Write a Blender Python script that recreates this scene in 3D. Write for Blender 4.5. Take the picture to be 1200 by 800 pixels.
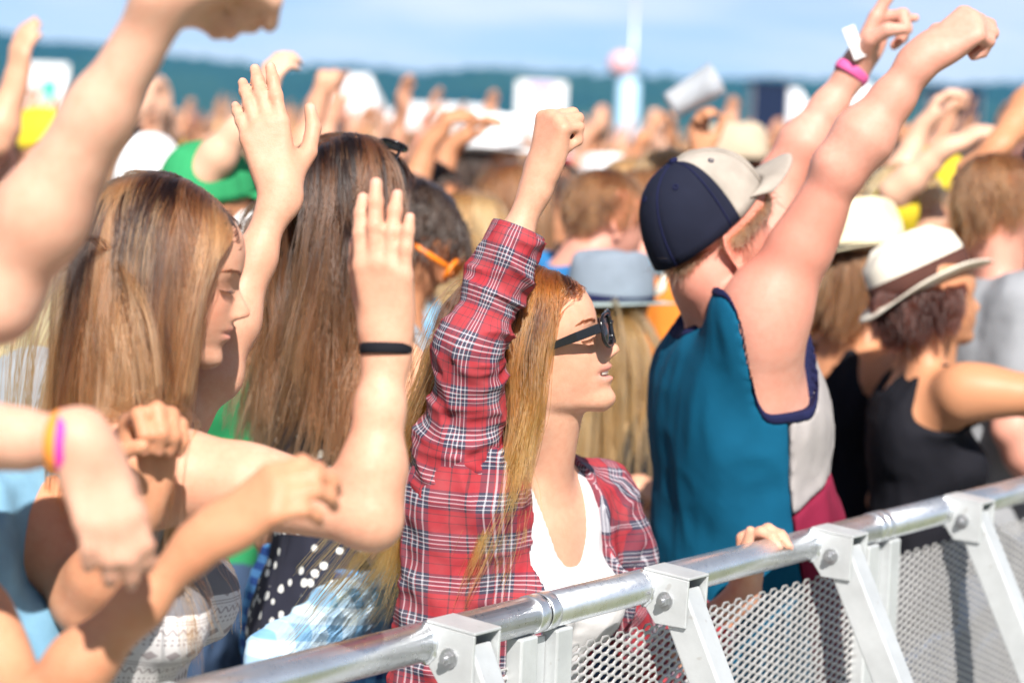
import bpy, bmesh, math, random
import numpy as np
from mathutils import Matrix, Vector

for _o in list(bpy.data.objects):
    bpy.data.objects.remove(_o)
scene = bpy.context.scene
COL = scene.collection
R = math.radians

# ------------------------------------------------------------------ camera
FPX = 2600.0                      # focal length in pixels of the 1200 x 800 photograph
CAM = np.array([0.0, 0.0, 1.78])
PITCH = math.atan(216 / FPX)
ROLL = R(2.2)
_f = np.array([0, math.cos(PITCH), -math.sin(PITCH)])
_u0 = np.array([0, math.sin(PITCH), math.cos(PITCH)])
_r0 = np.array([1.0, 0, 0])
CRIGHT = math.cos(ROLL) * _r0 + math.sin(ROLL) * _u0
CUP = -math.sin(ROLL) * _r0 + math.cos(ROLL) * _u0


def px(x, y, d):
    """photo pixel + distance along the view axis (metres) -> world point"""
    return CAM + d * (_f + CRIGHT * (x - 600) / FPX + CUP * (400 - y) / FPX)


cam_data = bpy.data.cameras.new('camera')
cam_data.sensor_width = 36.0
cam_data.sensor_fit = 'HORIZONTAL'
cam_data.lens = 36.0 * FPX / 1200
cam_data.clip_start = 0.05
cam_data.clip_end = 30000
cam_data.dof.use_dof = True
cam_data.dof.focus_distance = 2.95
cam_data.dof.aperture_fstop = 3.3
cam_data.dof.aperture_blades = 0
camera = bpy.data.objects.new('camera', cam_data)
COL.objects.link(camera)
_m = Matrix.Identity(4)
for _i in range(3):
    _m[_i][0] = CRIGHT[_i]
    _m[_i][1] = CUP[_i]
    _m[_i][2] = -_f[_i]
    _m[_i][3] = CAM[_i]
camera.matrix_world = _m
scene.camera = camera

# ------------------------------------------------------------------ light
SUN = np.array([0.11, -0.74, 0.66])
SUN /= np.linalg.norm(SUN)
world = bpy.data.worlds.new('World')
scene.world = world
world.use_nodes = True
_nt = world.node_tree
_nt.nodes.clear()
_out = _nt.nodes.new('ShaderNodeOutputWorld')
_bg = _nt.nodes.new('ShaderNodeBackground')
_sky = _nt.nodes.new('ShaderNodeTexSky')
_sky.sky_type = 'NISHITA'
_sky.sun_disc = False
_sky.sun_elevation = math.asin(SUN[2])
_sky.sun_rotation = math.atan2(SUN[0], SUN[1])
_sky.air_density = 0.6
_sky.dust_density = 0.05
_sky.ozone_density = 4.0
# thin high cloud streaks all round the sky
_tc = _nt.nodes.new('ShaderNodeTexCoord')
_mp = _nt.nodes.new('ShaderNodeMapping')
_mp.inputs['Scale'].default_value = (1.5, 1.5, 9.0)
_nz = _nt.nodes.new('ShaderNodeTexNoise')
_nz.inputs['Scale'].default_value = 4.5
_nz.inputs['Detail'].default_value = 5
_rp = _nt.nodes.new('ShaderNodeValToRGB')
_rp.color_ramp.elements[0].position = 0.22
_rp.color_ramp.elements[1].position = 0.80
_mx = _nt.nodes.new('ShaderNodeMix')
_mx.data_type = 'RGBA'
_mx.inputs[7].default_value = (11.4, 11.2, 11.2, 1)
_ml = _nt.nodes.new('ShaderNodeMath')
_ml.operation = 'MULTIPLY'
_ml.inputs[1].default_value = 0.8
L = _nt.links.new
L(_tc.outputs['Generated'], _mp.inputs['Vector'])
L(_mp.outputs['Vector'], _nz.inputs['Vector'])
L(_nz.outputs['Fac'], _rp.inputs['Fac'])
L(_rp.outputs['Color'], _ml.inputs[0])
# the veil thins out with height, as haze over the horizon does
_sx = _nt.nodes.new('ShaderNodeSeparateXYZ')
_mr = _nt.nodes.new('ShaderNodeMapRange')
_mr.inputs['From Min'].default_value = 0.05
_mr.inputs['From Max'].default_value = 0.6
_mr.inputs['To Min'].default_value = 0.95
_mr.inputs['To Max'].default_value = 0.25
L(_tc.outputs['Generated'], _sx.inputs[0])
L(_sx.outputs['Z'], _mr.inputs['Value'])
L(_mr.outputs[0], _ml.inputs[1])
L(_ml.outputs[0], _mx.inputs[0])
L(_sky.outputs['Color'], _mx.inputs[6])
L(_mx.outputs[2], _bg.inputs['Color'])
_bg.inputs['Strength'].default_value = 0.058
L(_bg.outputs['Background'], _out.inputs['Surface'])

sun_data = bpy.data.lights.new('sun', 'SUN')
sun_data.energy = 5.0
sun_data.angle = R(0.55)
sun_data.color = (1.0, 0.95, 0.88)
sun = bpy.data.objects.new('sun', sun_data)
COL.objects.link(sun)
sun.rotation_euler = Vector(SUN).to_track_quat('Z', 'Y').to_euler()
sun.location = (0, 0, 30)

scene.view_settings.view_transform = 'Standard'
scene.view_settings.look = 'None'
scene.view_settings.gamma = 1.0
scene.view_settings.exposure = 0.92
scene.render.engine = 'CYCLES'
scene.cycles.use_denoising = True
scene.cycles.max_bounces = 7
scene.cycles.transparent_max_bounces = 12


# ------------------------------------------------------------------ object helpers
def tag(o, label=None, cat=None, group=None, kind=None):
    if label:
        o['label'] = label
    if cat:
        o['category'] = cat
    if group:
        o['group'] = group
    if kind:
        o['kind'] = kind
    return o


def empty(name, loc, label=None, cat=None, group=None):
    o = bpy.data.objects.new(name, None)
    o.empty_display_size = 0.1
    COL.objects.link(o)
    o.location = [float(v) for v in loc]
    return tag(o, label, cat, group)


def raw_mesh(name, verts, faces, smooth=True):
    """faces: (n,3|4) array or list of index lists"""
    me = bpy.data.meshes.new(name)
    verts = np.asarray(verts, dtype=np.float32)
    if isinstance(faces, np.ndarray):
        n, k = faces.shape
        me.vertices.add(len(verts))
        me.vertices.foreach_set('co', verts.ravel())
        me.loops.add(n * k)
        me.loops.foreach_set('vertex_index', faces.astype(np.int32).ravel())
        me.polygons.add(n)
        me.polygons.foreach_set('loop_start', np.arange(0, n * k, k, dtype=np.int32))
        try:
            me.polygons.foreach_set('loop_total', np.full(n, k, dtype=np.int32))
        except Exception:
            pass
        me.update(calc_edges=True)
    else:
        me.from_pydata([tuple(map(float, v)) for v in verts], [], faces)
        me.update()
    if smooth:
        me.polygons.foreach_set('use_smooth', np.ones(len(me.polygons), dtype=bool))
    return me


def obj(name, me, mat=None, parent=None, world_verts=True):
    """link a mesh; when the parent is an Empty and the verts are in world space, undo its location"""
    o = bpy.data.objects.new(name, me)
    COL.objects.link(o)
    if mat is not None:
        if hasattr(me, 'materials'):
            me.materials.append(mat)
    if parent is not None:
        o.parent = parent
        if world_verts:
            w = Vector((0, 0, 0))
            q = parent
            while q is not None:
                w += q.location
                q = q.parent
            o.location = -w
    return o


class MB:
    """collects simple solids into one mesh"""

    def __init__(self):
        self.v, self.f = [], []

    def add(self, vs, fs):
        b = len(self.v)
        self.v += [tuple(map(float, q)) for q in vs]
        self.f += [tuple(b + i for i in f) for f in fs]
        return self

    def box(self, c, h, rot=None):
        c = np.asarray(c, float)
        M = np.eye(3) if rot is None else np.asarray(rot)
        vs = []
        for sx in (-1, 1):
            for sy in (-1, 1):
                for sz in (-1, 1):
                    vs.append(c + M @ np.array([sx * h[0], sy * h[1], sz * h[2]]))
        return self.add(vs, [(0, 1, 3, 2), (4, 6, 7, 5), (0, 4, 5, 1), (2, 3, 7, 6), (0, 2, 6, 4), (1, 5, 7, 3)])

    def tube(self, pts, rad, n=16, cap=True, closed=False, flat=None):
        pts = [np.asarray(p, float) for p in pts]
        m = len(pts)
        if not hasattr(rad, '__len__'):
            rad = [rad] * m
        vs, fs = [], []
        prev = None
        for i, p in enumerate(pts):
            if closed:
                t = pts[(i + 1) % m] - pts[i - 1]
            else:
                t = pts[min(i + 1, m - 1)] - pts[max(i - 1, 0)]
            t = t / (np.linalg.norm(t) + 1e-12)
            if prev is None:
                a = np.array([0, 0, 1.0]) if abs(t[2]) < 0.9 else np.array([1.0, 0, 0])
            else:
                a = prev
            a = a - t * np.dot(a, t)
            a /= np.linalg.norm(a)
            prev = a
            b = np.cross(t, a)
            for k in range(n):
                w = 2 * math.pi * k / n
                ca, cb = math.cos(w), math.sin(w)
                if flat is not None:
                    cb *= flat
                vs.append(p + rad[i] * (ca * a + cb * b))
        last = m if closed else m - 1
        for i in range(last):
            j = (i + 1) % m
            for k in range(n):
                k2 = (k + 1) % n
                fs.append((i * n + k, i * n + k2, j * n + k2, j * n + k))
        if cap and not closed:
            fs.append(tuple(range(n))[::-1])
            fs.append(tuple((m - 1) * n + k for k in range(n)))
        return self.add(vs, fs)

    def build(self, name, mat, parent=None, smooth=False, bevel=0.0, world_verts=True):
        me = raw_mesh(name, self.v, self.f, smooth)
        o = obj(name, me, mat, parent, world_verts)
        if bevel:
            md = o.modifiers.new('bevel', 'BEVEL')
            md.width = bevel
            md.segments = 2
            md.limit_method = 'ANGLE'
        return o


# ------------------------------------------------------------------ material helpers
class NT:
    def __init__(self, name):
        self.m = bpy.data.materials.new(name)
        self.m.use_nodes = True
        self.t = self.m.node_tree
        self.b = self.t.nodes['Principled BSDF']
        self.out = self.t.nodes['Material Output']

    def n(self, typ, **kw):
        nd = self.t.nodes.new('ShaderNode' + typ)
        for k, v in kw.items():
            if k.startswith('i_'):
                key = k[2:]
                key = int(key) if key.isdigit() else key.replace('_', ' ')
                nd.inputs[key].default_value = v
            else:
                setattr(nd, k, v)
        return nd

    def l(self, a, b):
        self.t.links.new(a, b)

    def set(self, **kw):
        for k, v in kw.items():
            self.b.inputs[k.replace('_', ' ')].default_value = v

    def math(self, op, a, b=None, c=None):
        nd = self.n('Math', operation=op)
        for i, s in enumerate((a, b, c)):
            if s is None:
                continue
            if isinstance(s, (int, float)):
                nd.inputs[i].default_value = s
            else:
                self.l(s, nd.inputs[i])
        return nd.outputs[0]

    def mix(self, fac, a, b, blend='MIX'):
        nd = self.n('Mix', data_type='RGBA', blend_type=blend)
        for s, i in ((fac, 0), (a, 6), (b, 7)):
            if isinstance(s, (int, float)):
                nd.inputs[i].default_value = s
            elif isinstance(s, tuple):
                nd.inputs[i].default_value = s if len(s) == 4 else (*s, 1)
            else:
                self.l(s, nd.inputs[i])
        return nd.outputs[2]

    def ramp(self, fac, stops, interp='LINEAR'):
        nd = self.n('ValToRGB')
        cr = nd.color_ramp
        cr.interpolation = interp
        while len(cr.elements) < len(stops):
            cr.elements.new(0.5)
        for e, (p, c) in zip(cr.elements, stops):
            e.position = p
            e.color = c if len(c) == 4 else (*c, 1)
        if fac is not None:
            self.l(fac, nd.inputs[0])
        return nd.outputs[0]

    def noise(self, scale, detail=3, vec=None, rough=0.5):
        nd = self.n('TexNoise')
        nd.inputs['Scale'].default_value = scale
        nd.inputs['Detail'].default_value = detail
        nd.inputs['Roughness'].default_value = rough
        if vec is None:
            vec = self.n('TexCoord').outputs['Object']
        self.l(vec, nd.inputs['Vector'])
        return nd.outputs['Fac']

    def bump(self, h, strength=0.3, dist=0.002):
        nd = self.n('Bump')
        nd.inputs['Strength'].default_value = strength
        nd.inputs['Distance'].default_value = dist
        self.l(h, nd.inputs['Height'])
        self.l(nd.outputs[0], self.b.inputs['Normal'])


def mat_plain(name, col, rough=0.6, metal=0.0, var=0.12, scale=30, bump=0.0, bscale=200, bdist=0.001, spec=0.5):
    k = NT(name)
    c = (*col, 1)
    f = k.noise(scale, 4)
    lo = tuple(max(0, v * (1 - var)) for v in col)
    hi = tuple(min(1, v * (1 + var)) for v in col)
    k.l(k.ramp(f, [(0.3, lo), (0.7, hi)]), k.b.inputs['Base Color'])
    k.set(Roughness=rough, Metallic=metal)
    k.b.inputs['Specular IOR Level'].default_value = spec
    if bump:
        k.bump(k.noise(bscale, 3), bump, bdist)
    return k.m


# ------------------------------------------------------------------ numpy noise
_TAB = np.random.default_rng(99).uniform(-1, 1, 64 ** 3).astype(np.float32)


def vnoise(p):
    """value noise in [-1, 1] on a repeating 64^3 lattice"""
    p = np.asarray(p, dtype=np.float32)
    fl = np.floor(p)
    f = p - fl
    i = fl.astype(np.int32)
    f = f * f * (3 - 2 * f)
    x0, y0, z0 = (i[..., 0] & 63) << 12, (i[..., 1] & 63) << 6, i[..., 2] & 63
    x1, y1, z1 = ((i[..., 0] + 1) & 63) << 12, ((i[..., 1] + 1) & 63) << 6, (i[..., 2] + 1) & 63
    fx, fy, fz = f[..., 0], f[..., 1], f[..., 2]

    def zl(a, b):
        q = a + b
        c0 = _TAB[q + z0]
        return c0 + (_TAB[q + z1] - c0) * fz
    a0 = zl(x0, y0)
    a0 = a0 + (zl(x0, y1) - a0) * fy
    a1 = zl(x1, y0)
    a1 = a1 + (zl(x1, y1) - a1) * fy
    return a0 + (a1 - a0) * fx


# ------------------------------------------------------------------ signed-distance modelling
def V(*a):
    return np.array(a, dtype=np.float64)


def nrm(v):
    v = np.asarray(v, float)
    return v / (np.linalg.norm(v) + 1e-12)


def smin(a, b, k):
    if k <= 0:
        return np.minimum(a, b)
    h = np.maximum(k - np.abs(a - b), 0) / k
    return np.minimum(a, b) - h * h * k * 0.25


def smax(a, b, k):
    return -smin(-a, -b, k)


def p_cone(a, b, ra, rb, flat=None, fs=1.0):
    """tapered capsule; flat: unit axis along which the section is squeezed by fs"""
    a = np.asarray(a, np.float32)
    b = np.asarray(b, np.float32)
    ba = b - a
    bb = float(ba @ ba) + 1e-12
    if flat is not None:
        flat = np.asarray(flat, np.float32)
        t = ba / math.sqrt(bb)
        flat = flat - t * (flat @ t)
        flat = flat / np.linalg.norm(flat)

    def fn(p):
        q = p - a
        h = np.clip((q @ ba) / bb, 0, 1)
        w = q - h[..., None] * ba
        if flat is not None:
            c = w @ flat
            w = w + (c * (1 / fs - 1))[..., None] * flat
            return (np.sqrt((w * w).sum(-1)) - (ra + (rb - ra) * h)) * (fs if fs < 1 else 1.0)
        return np.sqrt((w * w).sum(-1)) - (ra + (rb - ra) * h)
    fn.box = (np.minimum(a - ra * max(1, fs), b - rb * max(1, fs)), np.maximum(a + ra * max(1, fs), b + rb * max(1, fs)))
    return fn


def p_ell(c, r, M=None):
    c = np.asarray(c, np.float32)
    r = np.asarray(r, np.float32)
    M = np.eye(3, dtype=np.float32) if M is None else np.asarray(M, np.float32)

    def fn(p):
        q = (p - c) @ M
        k0 = np.sqrt(((q / r) ** 2).sum(-1))
        k1 = np.sqrt(((q / (r * r)) ** 2).sum(-1)) + 1e-9
        return np.where(k0 < 1e-3, -r.min(), k0 * (k0 - 1) / k1)
    m = np.sqrt(((np.abs(M) * r) ** 2).sum(-1))
    fn.box = (c - m, c + m)
    fn.lip = 0.6
    return fn


class Field:
    def __init__(self, margin=0.03):
        self.ops = []
        self.margin = margin

    def u(self, fn, k=0.01):
        self.ops.append(('u', fn, k))
        return self

    def s(self, fn, k=0.005):
        self.ops.append(('s', fn, k))
        return self

    def post(self, fn):
        self.ops.append(('f', fn, 0))
        return self

    def box(self, only=None):
        lo = np.full(3, 1e9)
        hi = -lo
        for m, fn, k in self.ops:
            if m == 'u':
                lo = np.minimum(lo, fn.box[0])
                hi = np.maximum(hi, fn.box[1])
        return lo, hi

    def ev(self, P, C=None, rad=0.0):
        """P (N,K,3) grouped by centres C (N,3), or (M,3)"""
        P = np.asarray(P, np.float32)
        D = np.full(P.shape[:-1], 1.0, np.float32)
        for m, fn, k in self.ops:
            if m == 'f':
                D = fn(P, D)
                continue
            if C is not None:
                idx = np.nonzero(fn(C) * getattr(fn, 'lip', 1.0) < rad + k + self.margin)[0]
                if len(idx) == 0:
                    continue
                d = fn(P[idx])
                D[idx] = smin(D[idx], d, k) if m == 'u' else smax(D[idx], -d, k)
            else:
                d = fn(P)
                D = smin(D, d, k) if m == 'u' else smax(D, -d, k)
        return D


def drop_crumbs(v, Q):
    """keep the largest connected piece (and no loose crumbs)"""
    lab = np.arange(len(v))
    for _ in range(400):
        m = lab[Q].min(1)
        new = lab.copy()
        for k in range(4):
            np.minimum.at(new, Q[:, k], m)
        new = new[new]
        if (new == lab).all():
            break
        lab = new
    ids, cnt = np.unique(lab, return_counts=True)
    if len(ids) == 1:
        return v, Q
    keep = lab == ids[np.argmax(cnt)]
    idx = np.cumsum(keep) - 1
    return v[keep], idx[Q[keep[Q[:, 0]]]]


def polygonise(field, vs, pad=0.02, lo=None, hi=None, relax=1, clean=False):
    """sparse surface nets -> verts, quads"""
    b0, b1 = field.box()
    lo = b0 - pad if lo is None else np.maximum(b0 - pad, lo)
    hi = b1 + pad if hi is None else np.minimum(b1 + pad, hi)
    B = 8
    bs = B * vs
    nb = np.maximum(1, np.ceil((hi - lo) / bs).astype(int))
    g = np.stack(np.meshgrid(*[np.arange(n) for n in nb], indexing='ij'), -1).reshape(-1, 3)
    cen = (lo + (g + 0.5) * bs).astype(np.float32)
    keep = np.zeros(len(g), bool)
    for s in range(0, len(g), 200000):
        keep[s:s + 200000] = np.abs(field.ev(cen[s:s + 200000])) < bs * 1.25 + 0.004
    g = g[keep]
    cen = cen[keep]
    off = np.stack(np.meshgrid(*[np.arange(B + 1)] * 3, indexing='ij'), -1).reshape(-1, 3)
    allv, allk, quads_key = [], [], []
    NX = (nb * B + 4).astype(np.int64)

    def key(c):
        return (c[..., 0] * NX[1] + c[..., 1]) * NX[2] + c[..., 2]
    corner = [(i, j, k) for i in (0, 1) for j in (0, 1) for k in (0, 1)]
    edges = [(a, b) for a in range(8) for b in range(a + 1, 8) if sum(abs(np.array(corner[a]) - corner[b])) == 1]
    CH = 1200
    for s in range(0, len(g), CH):
        gg = g[s:s + CH]
        idx = gg[:, None, :] * B + off[None]
        P = (lo + idx * vs).astype(np.float32)
        D = field.ev(P, cen[s:s + CH], bs * 0.87).reshape(-1, B + 1, B + 1, B + 1)
        S = D < 0
        cor = [D[:, i:i + B, j:j + B, k:k + B] for i, j, k in corner]
        sg = [S[:, i:i + B, j:j + B, k:k + B] for i, j, k in corner]
        cnt = sum(q.astype(np.int8) for q in sg)
        act = (cnt > 0) & (cnt < 8)
        w = np.nonzero(act)
        if len(w[0]) == 0:
            continue
        cv = np.stack([c[w] for c in cor], -1)
        acc = np.zeros((len(w[0]), 3), np.float32)
        n = np.zeros(len(w[0]), np.float32)
        for a, b in edges:
            da, db = cv[:, a], cv[:, b]
            m = (da < 0) != (db < 0)
            t = np.where(m, da / np.where(m, da - db, 1), 0)
            ca = np.array(corner[a], np.float32)
            cb = np.array(corner[b], np.float32)
            acc += np.where(m[:, None], ca + t[:, None] * (cb - ca), 0)
            n += m
        loc = acc / n[:, None]
        cell = gg[w[0]] * B + np.stack(w[1:], -1)
        allv.append(lo + (cell + loc) * vs)
        allk.append(key(cell + 1))
        s0 = cv[:, 0] < 0
        for ax, ci in ((0, 4), (1, 2), (2, 1)):
            s1 = cv[:, ci] < 0
            m = s0 != s1
            if not m.any():
                continue
            c = cell[m] + 1
            o1 = np.zeros(3, int)
            o2 = np.zeros(3, int)
            o1[(ax + 1) % 3] = 1
            o2[(ax + 2) % 3] = 1
            q = np.stack([key(c), key(c - o1), key(c - o1 - o2), key(c - o2)], -1)
            fl = s0[m]
            q[~fl] = q[~fl][:, ::-1]
            quads_key.append(q)
    if not allv:
        return np.zeros((0, 3)), np.zeros((0, 4), int)
    vv = np.concatenate(allv)
    kk = np.concatenate(allk)
    o = np.argsort(kk)
    vv, kk = vv[o], kk[o]
    Q = np.concatenate(quads_key)
    pos = np.clip(np.searchsorted(kk, Q), 0, len(kk) - 1)
    ok = (kk[pos] == Q).all(1)
    Q = pos[ok]
    for _ in range(relax):
        s = np.zeros_like(vv)
        c = np.zeros(len(vv))
        for a, b in ((0, 1), (1, 2), (2, 3), (3, 0)):
            for i, j in ((a, b), (b, a)):
                for d in range(3):
                    s[:, d] += np.bincount(Q[:, i], vv[Q[:, j], d], len(vv))
                c += np.bincount(Q[:, i], minlength=len(vv))
        vv = vv * 0.5 + 0.5 * s / np.maximum(c, 1)[:, None]
    return drop_crumbs(vv, Q) if clean else (vv, Q)


def set_color(me, name, rgba):
    a = me.attributes.new(name, 'FLOAT_COLOR', 'POINT')
    a.data.foreach_set('color', np.asarray(rgba, np.float32).ravel())


def set_uv(me, u, v, wrap_v=None, faces=None):
    """per-corner uv from per-vertex values; wrap_v = period of v to mend the seam"""
    uv = np.stack([u[faces], v[faces]], -1)
    if wrap_v:
        rng = uv[..., 1].max(1) - uv[..., 1].min(1)
        bad = rng > wrap_v / 2
        q = uv[bad]
        q[..., 1] = np.where(q[..., 1] < 0, q[..., 1] + wrap_v, q[..., 1])
        uv[bad] = q
    lay = me.uv_layers.new(name='uv')
    lay.data.foreach_set('uv', uv.astype(np.float32).ravel())
# ------------------------------------------------------------------ human figure
def _lut(zs, vs, sig=3.0):
    z = np.arange(-40, 261, 1.0)
    v = np.interp(z, zs, vs)
    k = np.exp(-0.5 * (np.arange(-12, 13) / sig) ** 2)
    k /= k.sum()
    v = np.convolve(np.pad(v, 12, mode='edge'), k, mode='valid')
    return lambda q: np.interp(q, z, v).astype(np.float32)


# profile of the middle of the face in mm: chin at z = 0, crown at z = 220, ear axis at x = 0
XB_F = _lut([-10, -4, 0, 6, 14, 24, 30, 40, 50, 62, 75, 90, 104, 116, 128, 145, 165, 190, 230],
            [60, 70, 79, 87, 92, 90, 87.5, 91, 93.5, 95, 93, 91, 91, 95.5, 97.5, 97, 91, 70, 30], 2.2)
XB_M = _lut([-10, -4, 0, 6, 14, 24, 30, 40, 50, 62, 75, 90, 104, 116, 128, 145, 165, 190, 230],
            [60, 72, 82, 91, 96, 93, 90, 92, 94, 95, 93, 91, 91, 99.5, 99.5, 96, 88, 66, 30], 2.2)
WF = _lut([-8, 0, 8, 18, 32, 50, 70, 90, 110, 130, 165], [10, 22, 30, 37, 45, 53, 59, 63.5, 66, 67, 62], 4)
NZ = _lut([58, 63, 66.5, 70, 74, 79, 86, 95, 103, 110, 116], [0, 1, 8, 18, 22.5, 21.5, 17, 11, 6, 2.5, 0], 1.6)
NW = _lut([60, 70, 78, 90, 104, 116], [12, 12.5, 10, 7.5, 7.5, 10], 2)


def head_fn(o, M, s=1.0, male=False, mouth=0.0, smile=0.0, ears=True):
    """o: world point of the ear axis centre, M columns forward / left / up, s scale"""
    o = np.asarray(o, np.float32)
    M = np.asarray(M, np.float32)
    XB = XB_M if male else XB_F
    jw = 1.07 if male else 1.0

    def fn(p):
        q = ((p - o) @ M) * (1000.0 / s)
        x, y, z = q[..., 0], q[..., 1], q[..., 2] + 85.0
        ay = np.abs(y)
        # cranium
        e = np.stack([(x + 8) / 94, y / 73, (z - 137) / 84], -1)
        k0 = np.sqrt((e * e).sum(-1))
        e2 = np.stack([(x + 8) / 94 ** 2, y / 73 ** 2, (z - 137) / 84 ** 2], -1)
        d = k0 * (k0 - 1) / (np.sqrt((e2 * e2).sum(-1)) + 1e-9)
        # face as a height field in x
        W = WF(z) * jw
        t = np.minimum(ay / W, 1.4)
        xf = XB(z) - 46 * t ** 2.5 - 5 * t ** 1.5
        g = lambda a, c, w: np.exp(-((a - c) / w) ** 2)
        xf = xf + NZ(z) * np.exp(-(ay / NW(z)) ** 2.4)
        xf = xf + 5.5 * g(ay, 12.5, 4.5) * g(z, 70, 5)                    # nostril wings
        xf = xf - 4.0 * g(ay, 6.5, 3.2) * g(z, 66, 2.6)                   # nostrils
        xf = xf - 8.5 * g(ay, 31, 13) * g(z, 107, 9.5) + 5.0 * g(ay, 32, 10) * g(z, 106, 7.5)
        xf = xf + 2.0 * g(ay, 30, 16) * g(z, 121, 5)                      # brow
        xf = xf - 1.0 * g(ay, 32, 11) * g(z, 101.0, 1.6)                  # closed lid line
        xf = xf + (3.0 + 1.5 * smile) * g(ay, 42, 15) * g(z, 80, 14)      # cheek
        ms = 1 + 0.3 * smile
        mz = z - (smile * 5.0) * np.minimum(ay / 26, 1) ** 2              # mouth corners lifted
        xf = xf + 4.6 * np.exp(-(ay / (21 * ms)) ** 3) * g(mz, 54.5 + mouth * 1.5, 4.2)
        xf = xf + 5.2 * np.exp(-(ay / (19 * ms)) ** 3) * g(mz, 43.0 - mouth * 4.0, 4.6)
        xf = xf - 3.4 * np.exp(-(ay / (25 * ms)) ** 4) * g(mz, 49.0, 1.9)
        if mouth > 0:
            xf = xf - 13 * mouth * np.exp(-(ay / (21 * ms)) ** 4) * g(mz, 48.0 - mouth * 1.0, 1.5 + 2.2 * mouth)
        xf = xf - 1.6 * g(ay, 0, 3.5) * g(z, 60, 4)                       # philtrum
        df = (x - xf) * 0.7 / (1 + 90 * t ** 1.5 / W)
        zb = np.maximum(0, (72 - x) * 0.46) - 2
        side = (ay - W - 8 * np.clip((40 - x) / 60, 0, 1)) * 0.95
        df = smax(df, side, 9)
        df = smax(df, (zb - z) * 0.85, 12)
        df = smax(df, -(x + 14), 14)
        df = smax(df, z - 185, 20)
        d = smin(d, df, 16)
        if ears:
            ex, ez = x + 6, z - 88
            exr = ex * 0.96 + ez * 0.26
            ezr = ez * 0.96 - ex * 0.26
            out = ay - 73 - np.clip(-exr, -20, 20) * 0.5
            rr = np.sqrt((exr / 17) ** 2 + (ezr / 31) ** 2)
            de = np.maximum((rr - 1) * 15, np.abs(out) - 4.4 + 3.0 * np.exp(-((rr - 0.62) / 0.2) ** 2) * (out > 0))
            de = smax(de, -np.sqrt((ex - 6) ** 2 + (ez + 4) ** 2 + (ay - 80) ** 2) + 8, 3)
            d = smin(d, de, 3.5)
        return (d * (s / 1000.0)).astype(np.float32)
    r = 0.15 * s
    c = o + M @ np.array([0.0, 0, 0.045], np.float32)
    fn.box = (c - r, c + r)
    fn.lip = 0.7
    return fn


def head_frame(yaw, pitch, roll=0.0):
    """yaw: heading of the face in degrees (0 = +x, 90 = +y); pitch > 0 looks up; roll tilts to the left ear"""
    a, b, c = R(yaw), R(pitch), R(roll)
    f = V(math.cos(a) * math.cos(b), math.sin(a) * math.cos(b), math.sin(b))
    l = V(-math.sin(a), math.cos(a), 0)
    u = np.cross(f, l)
    l2 = l * math.cos(c) - u * math.sin(c)
    u2 = np.cross(f, l2)
    return np.stack([f, l2, u2], 1)


FING = dict(  # along f, along t, length, radius
    index=(0.083, 0.0270, 0.077, 0.0098), middle=(0.087, 0.0088, 0.086, 0.0099),
    ring=(0.083, -0.0095, 0.080, 0.0094), pinky=(0.074, -0.0265, 0.063, 0.0083))


def rot(v, ax, a):
    v = np.asarray(v, float)
    ax = nrm(ax)
    a = R(a)
    return v * math.cos(a) + np.cross(ax, v) * math.sin(a) + ax * np.dot(ax, v) * (1 - math.cos(a))


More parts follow.
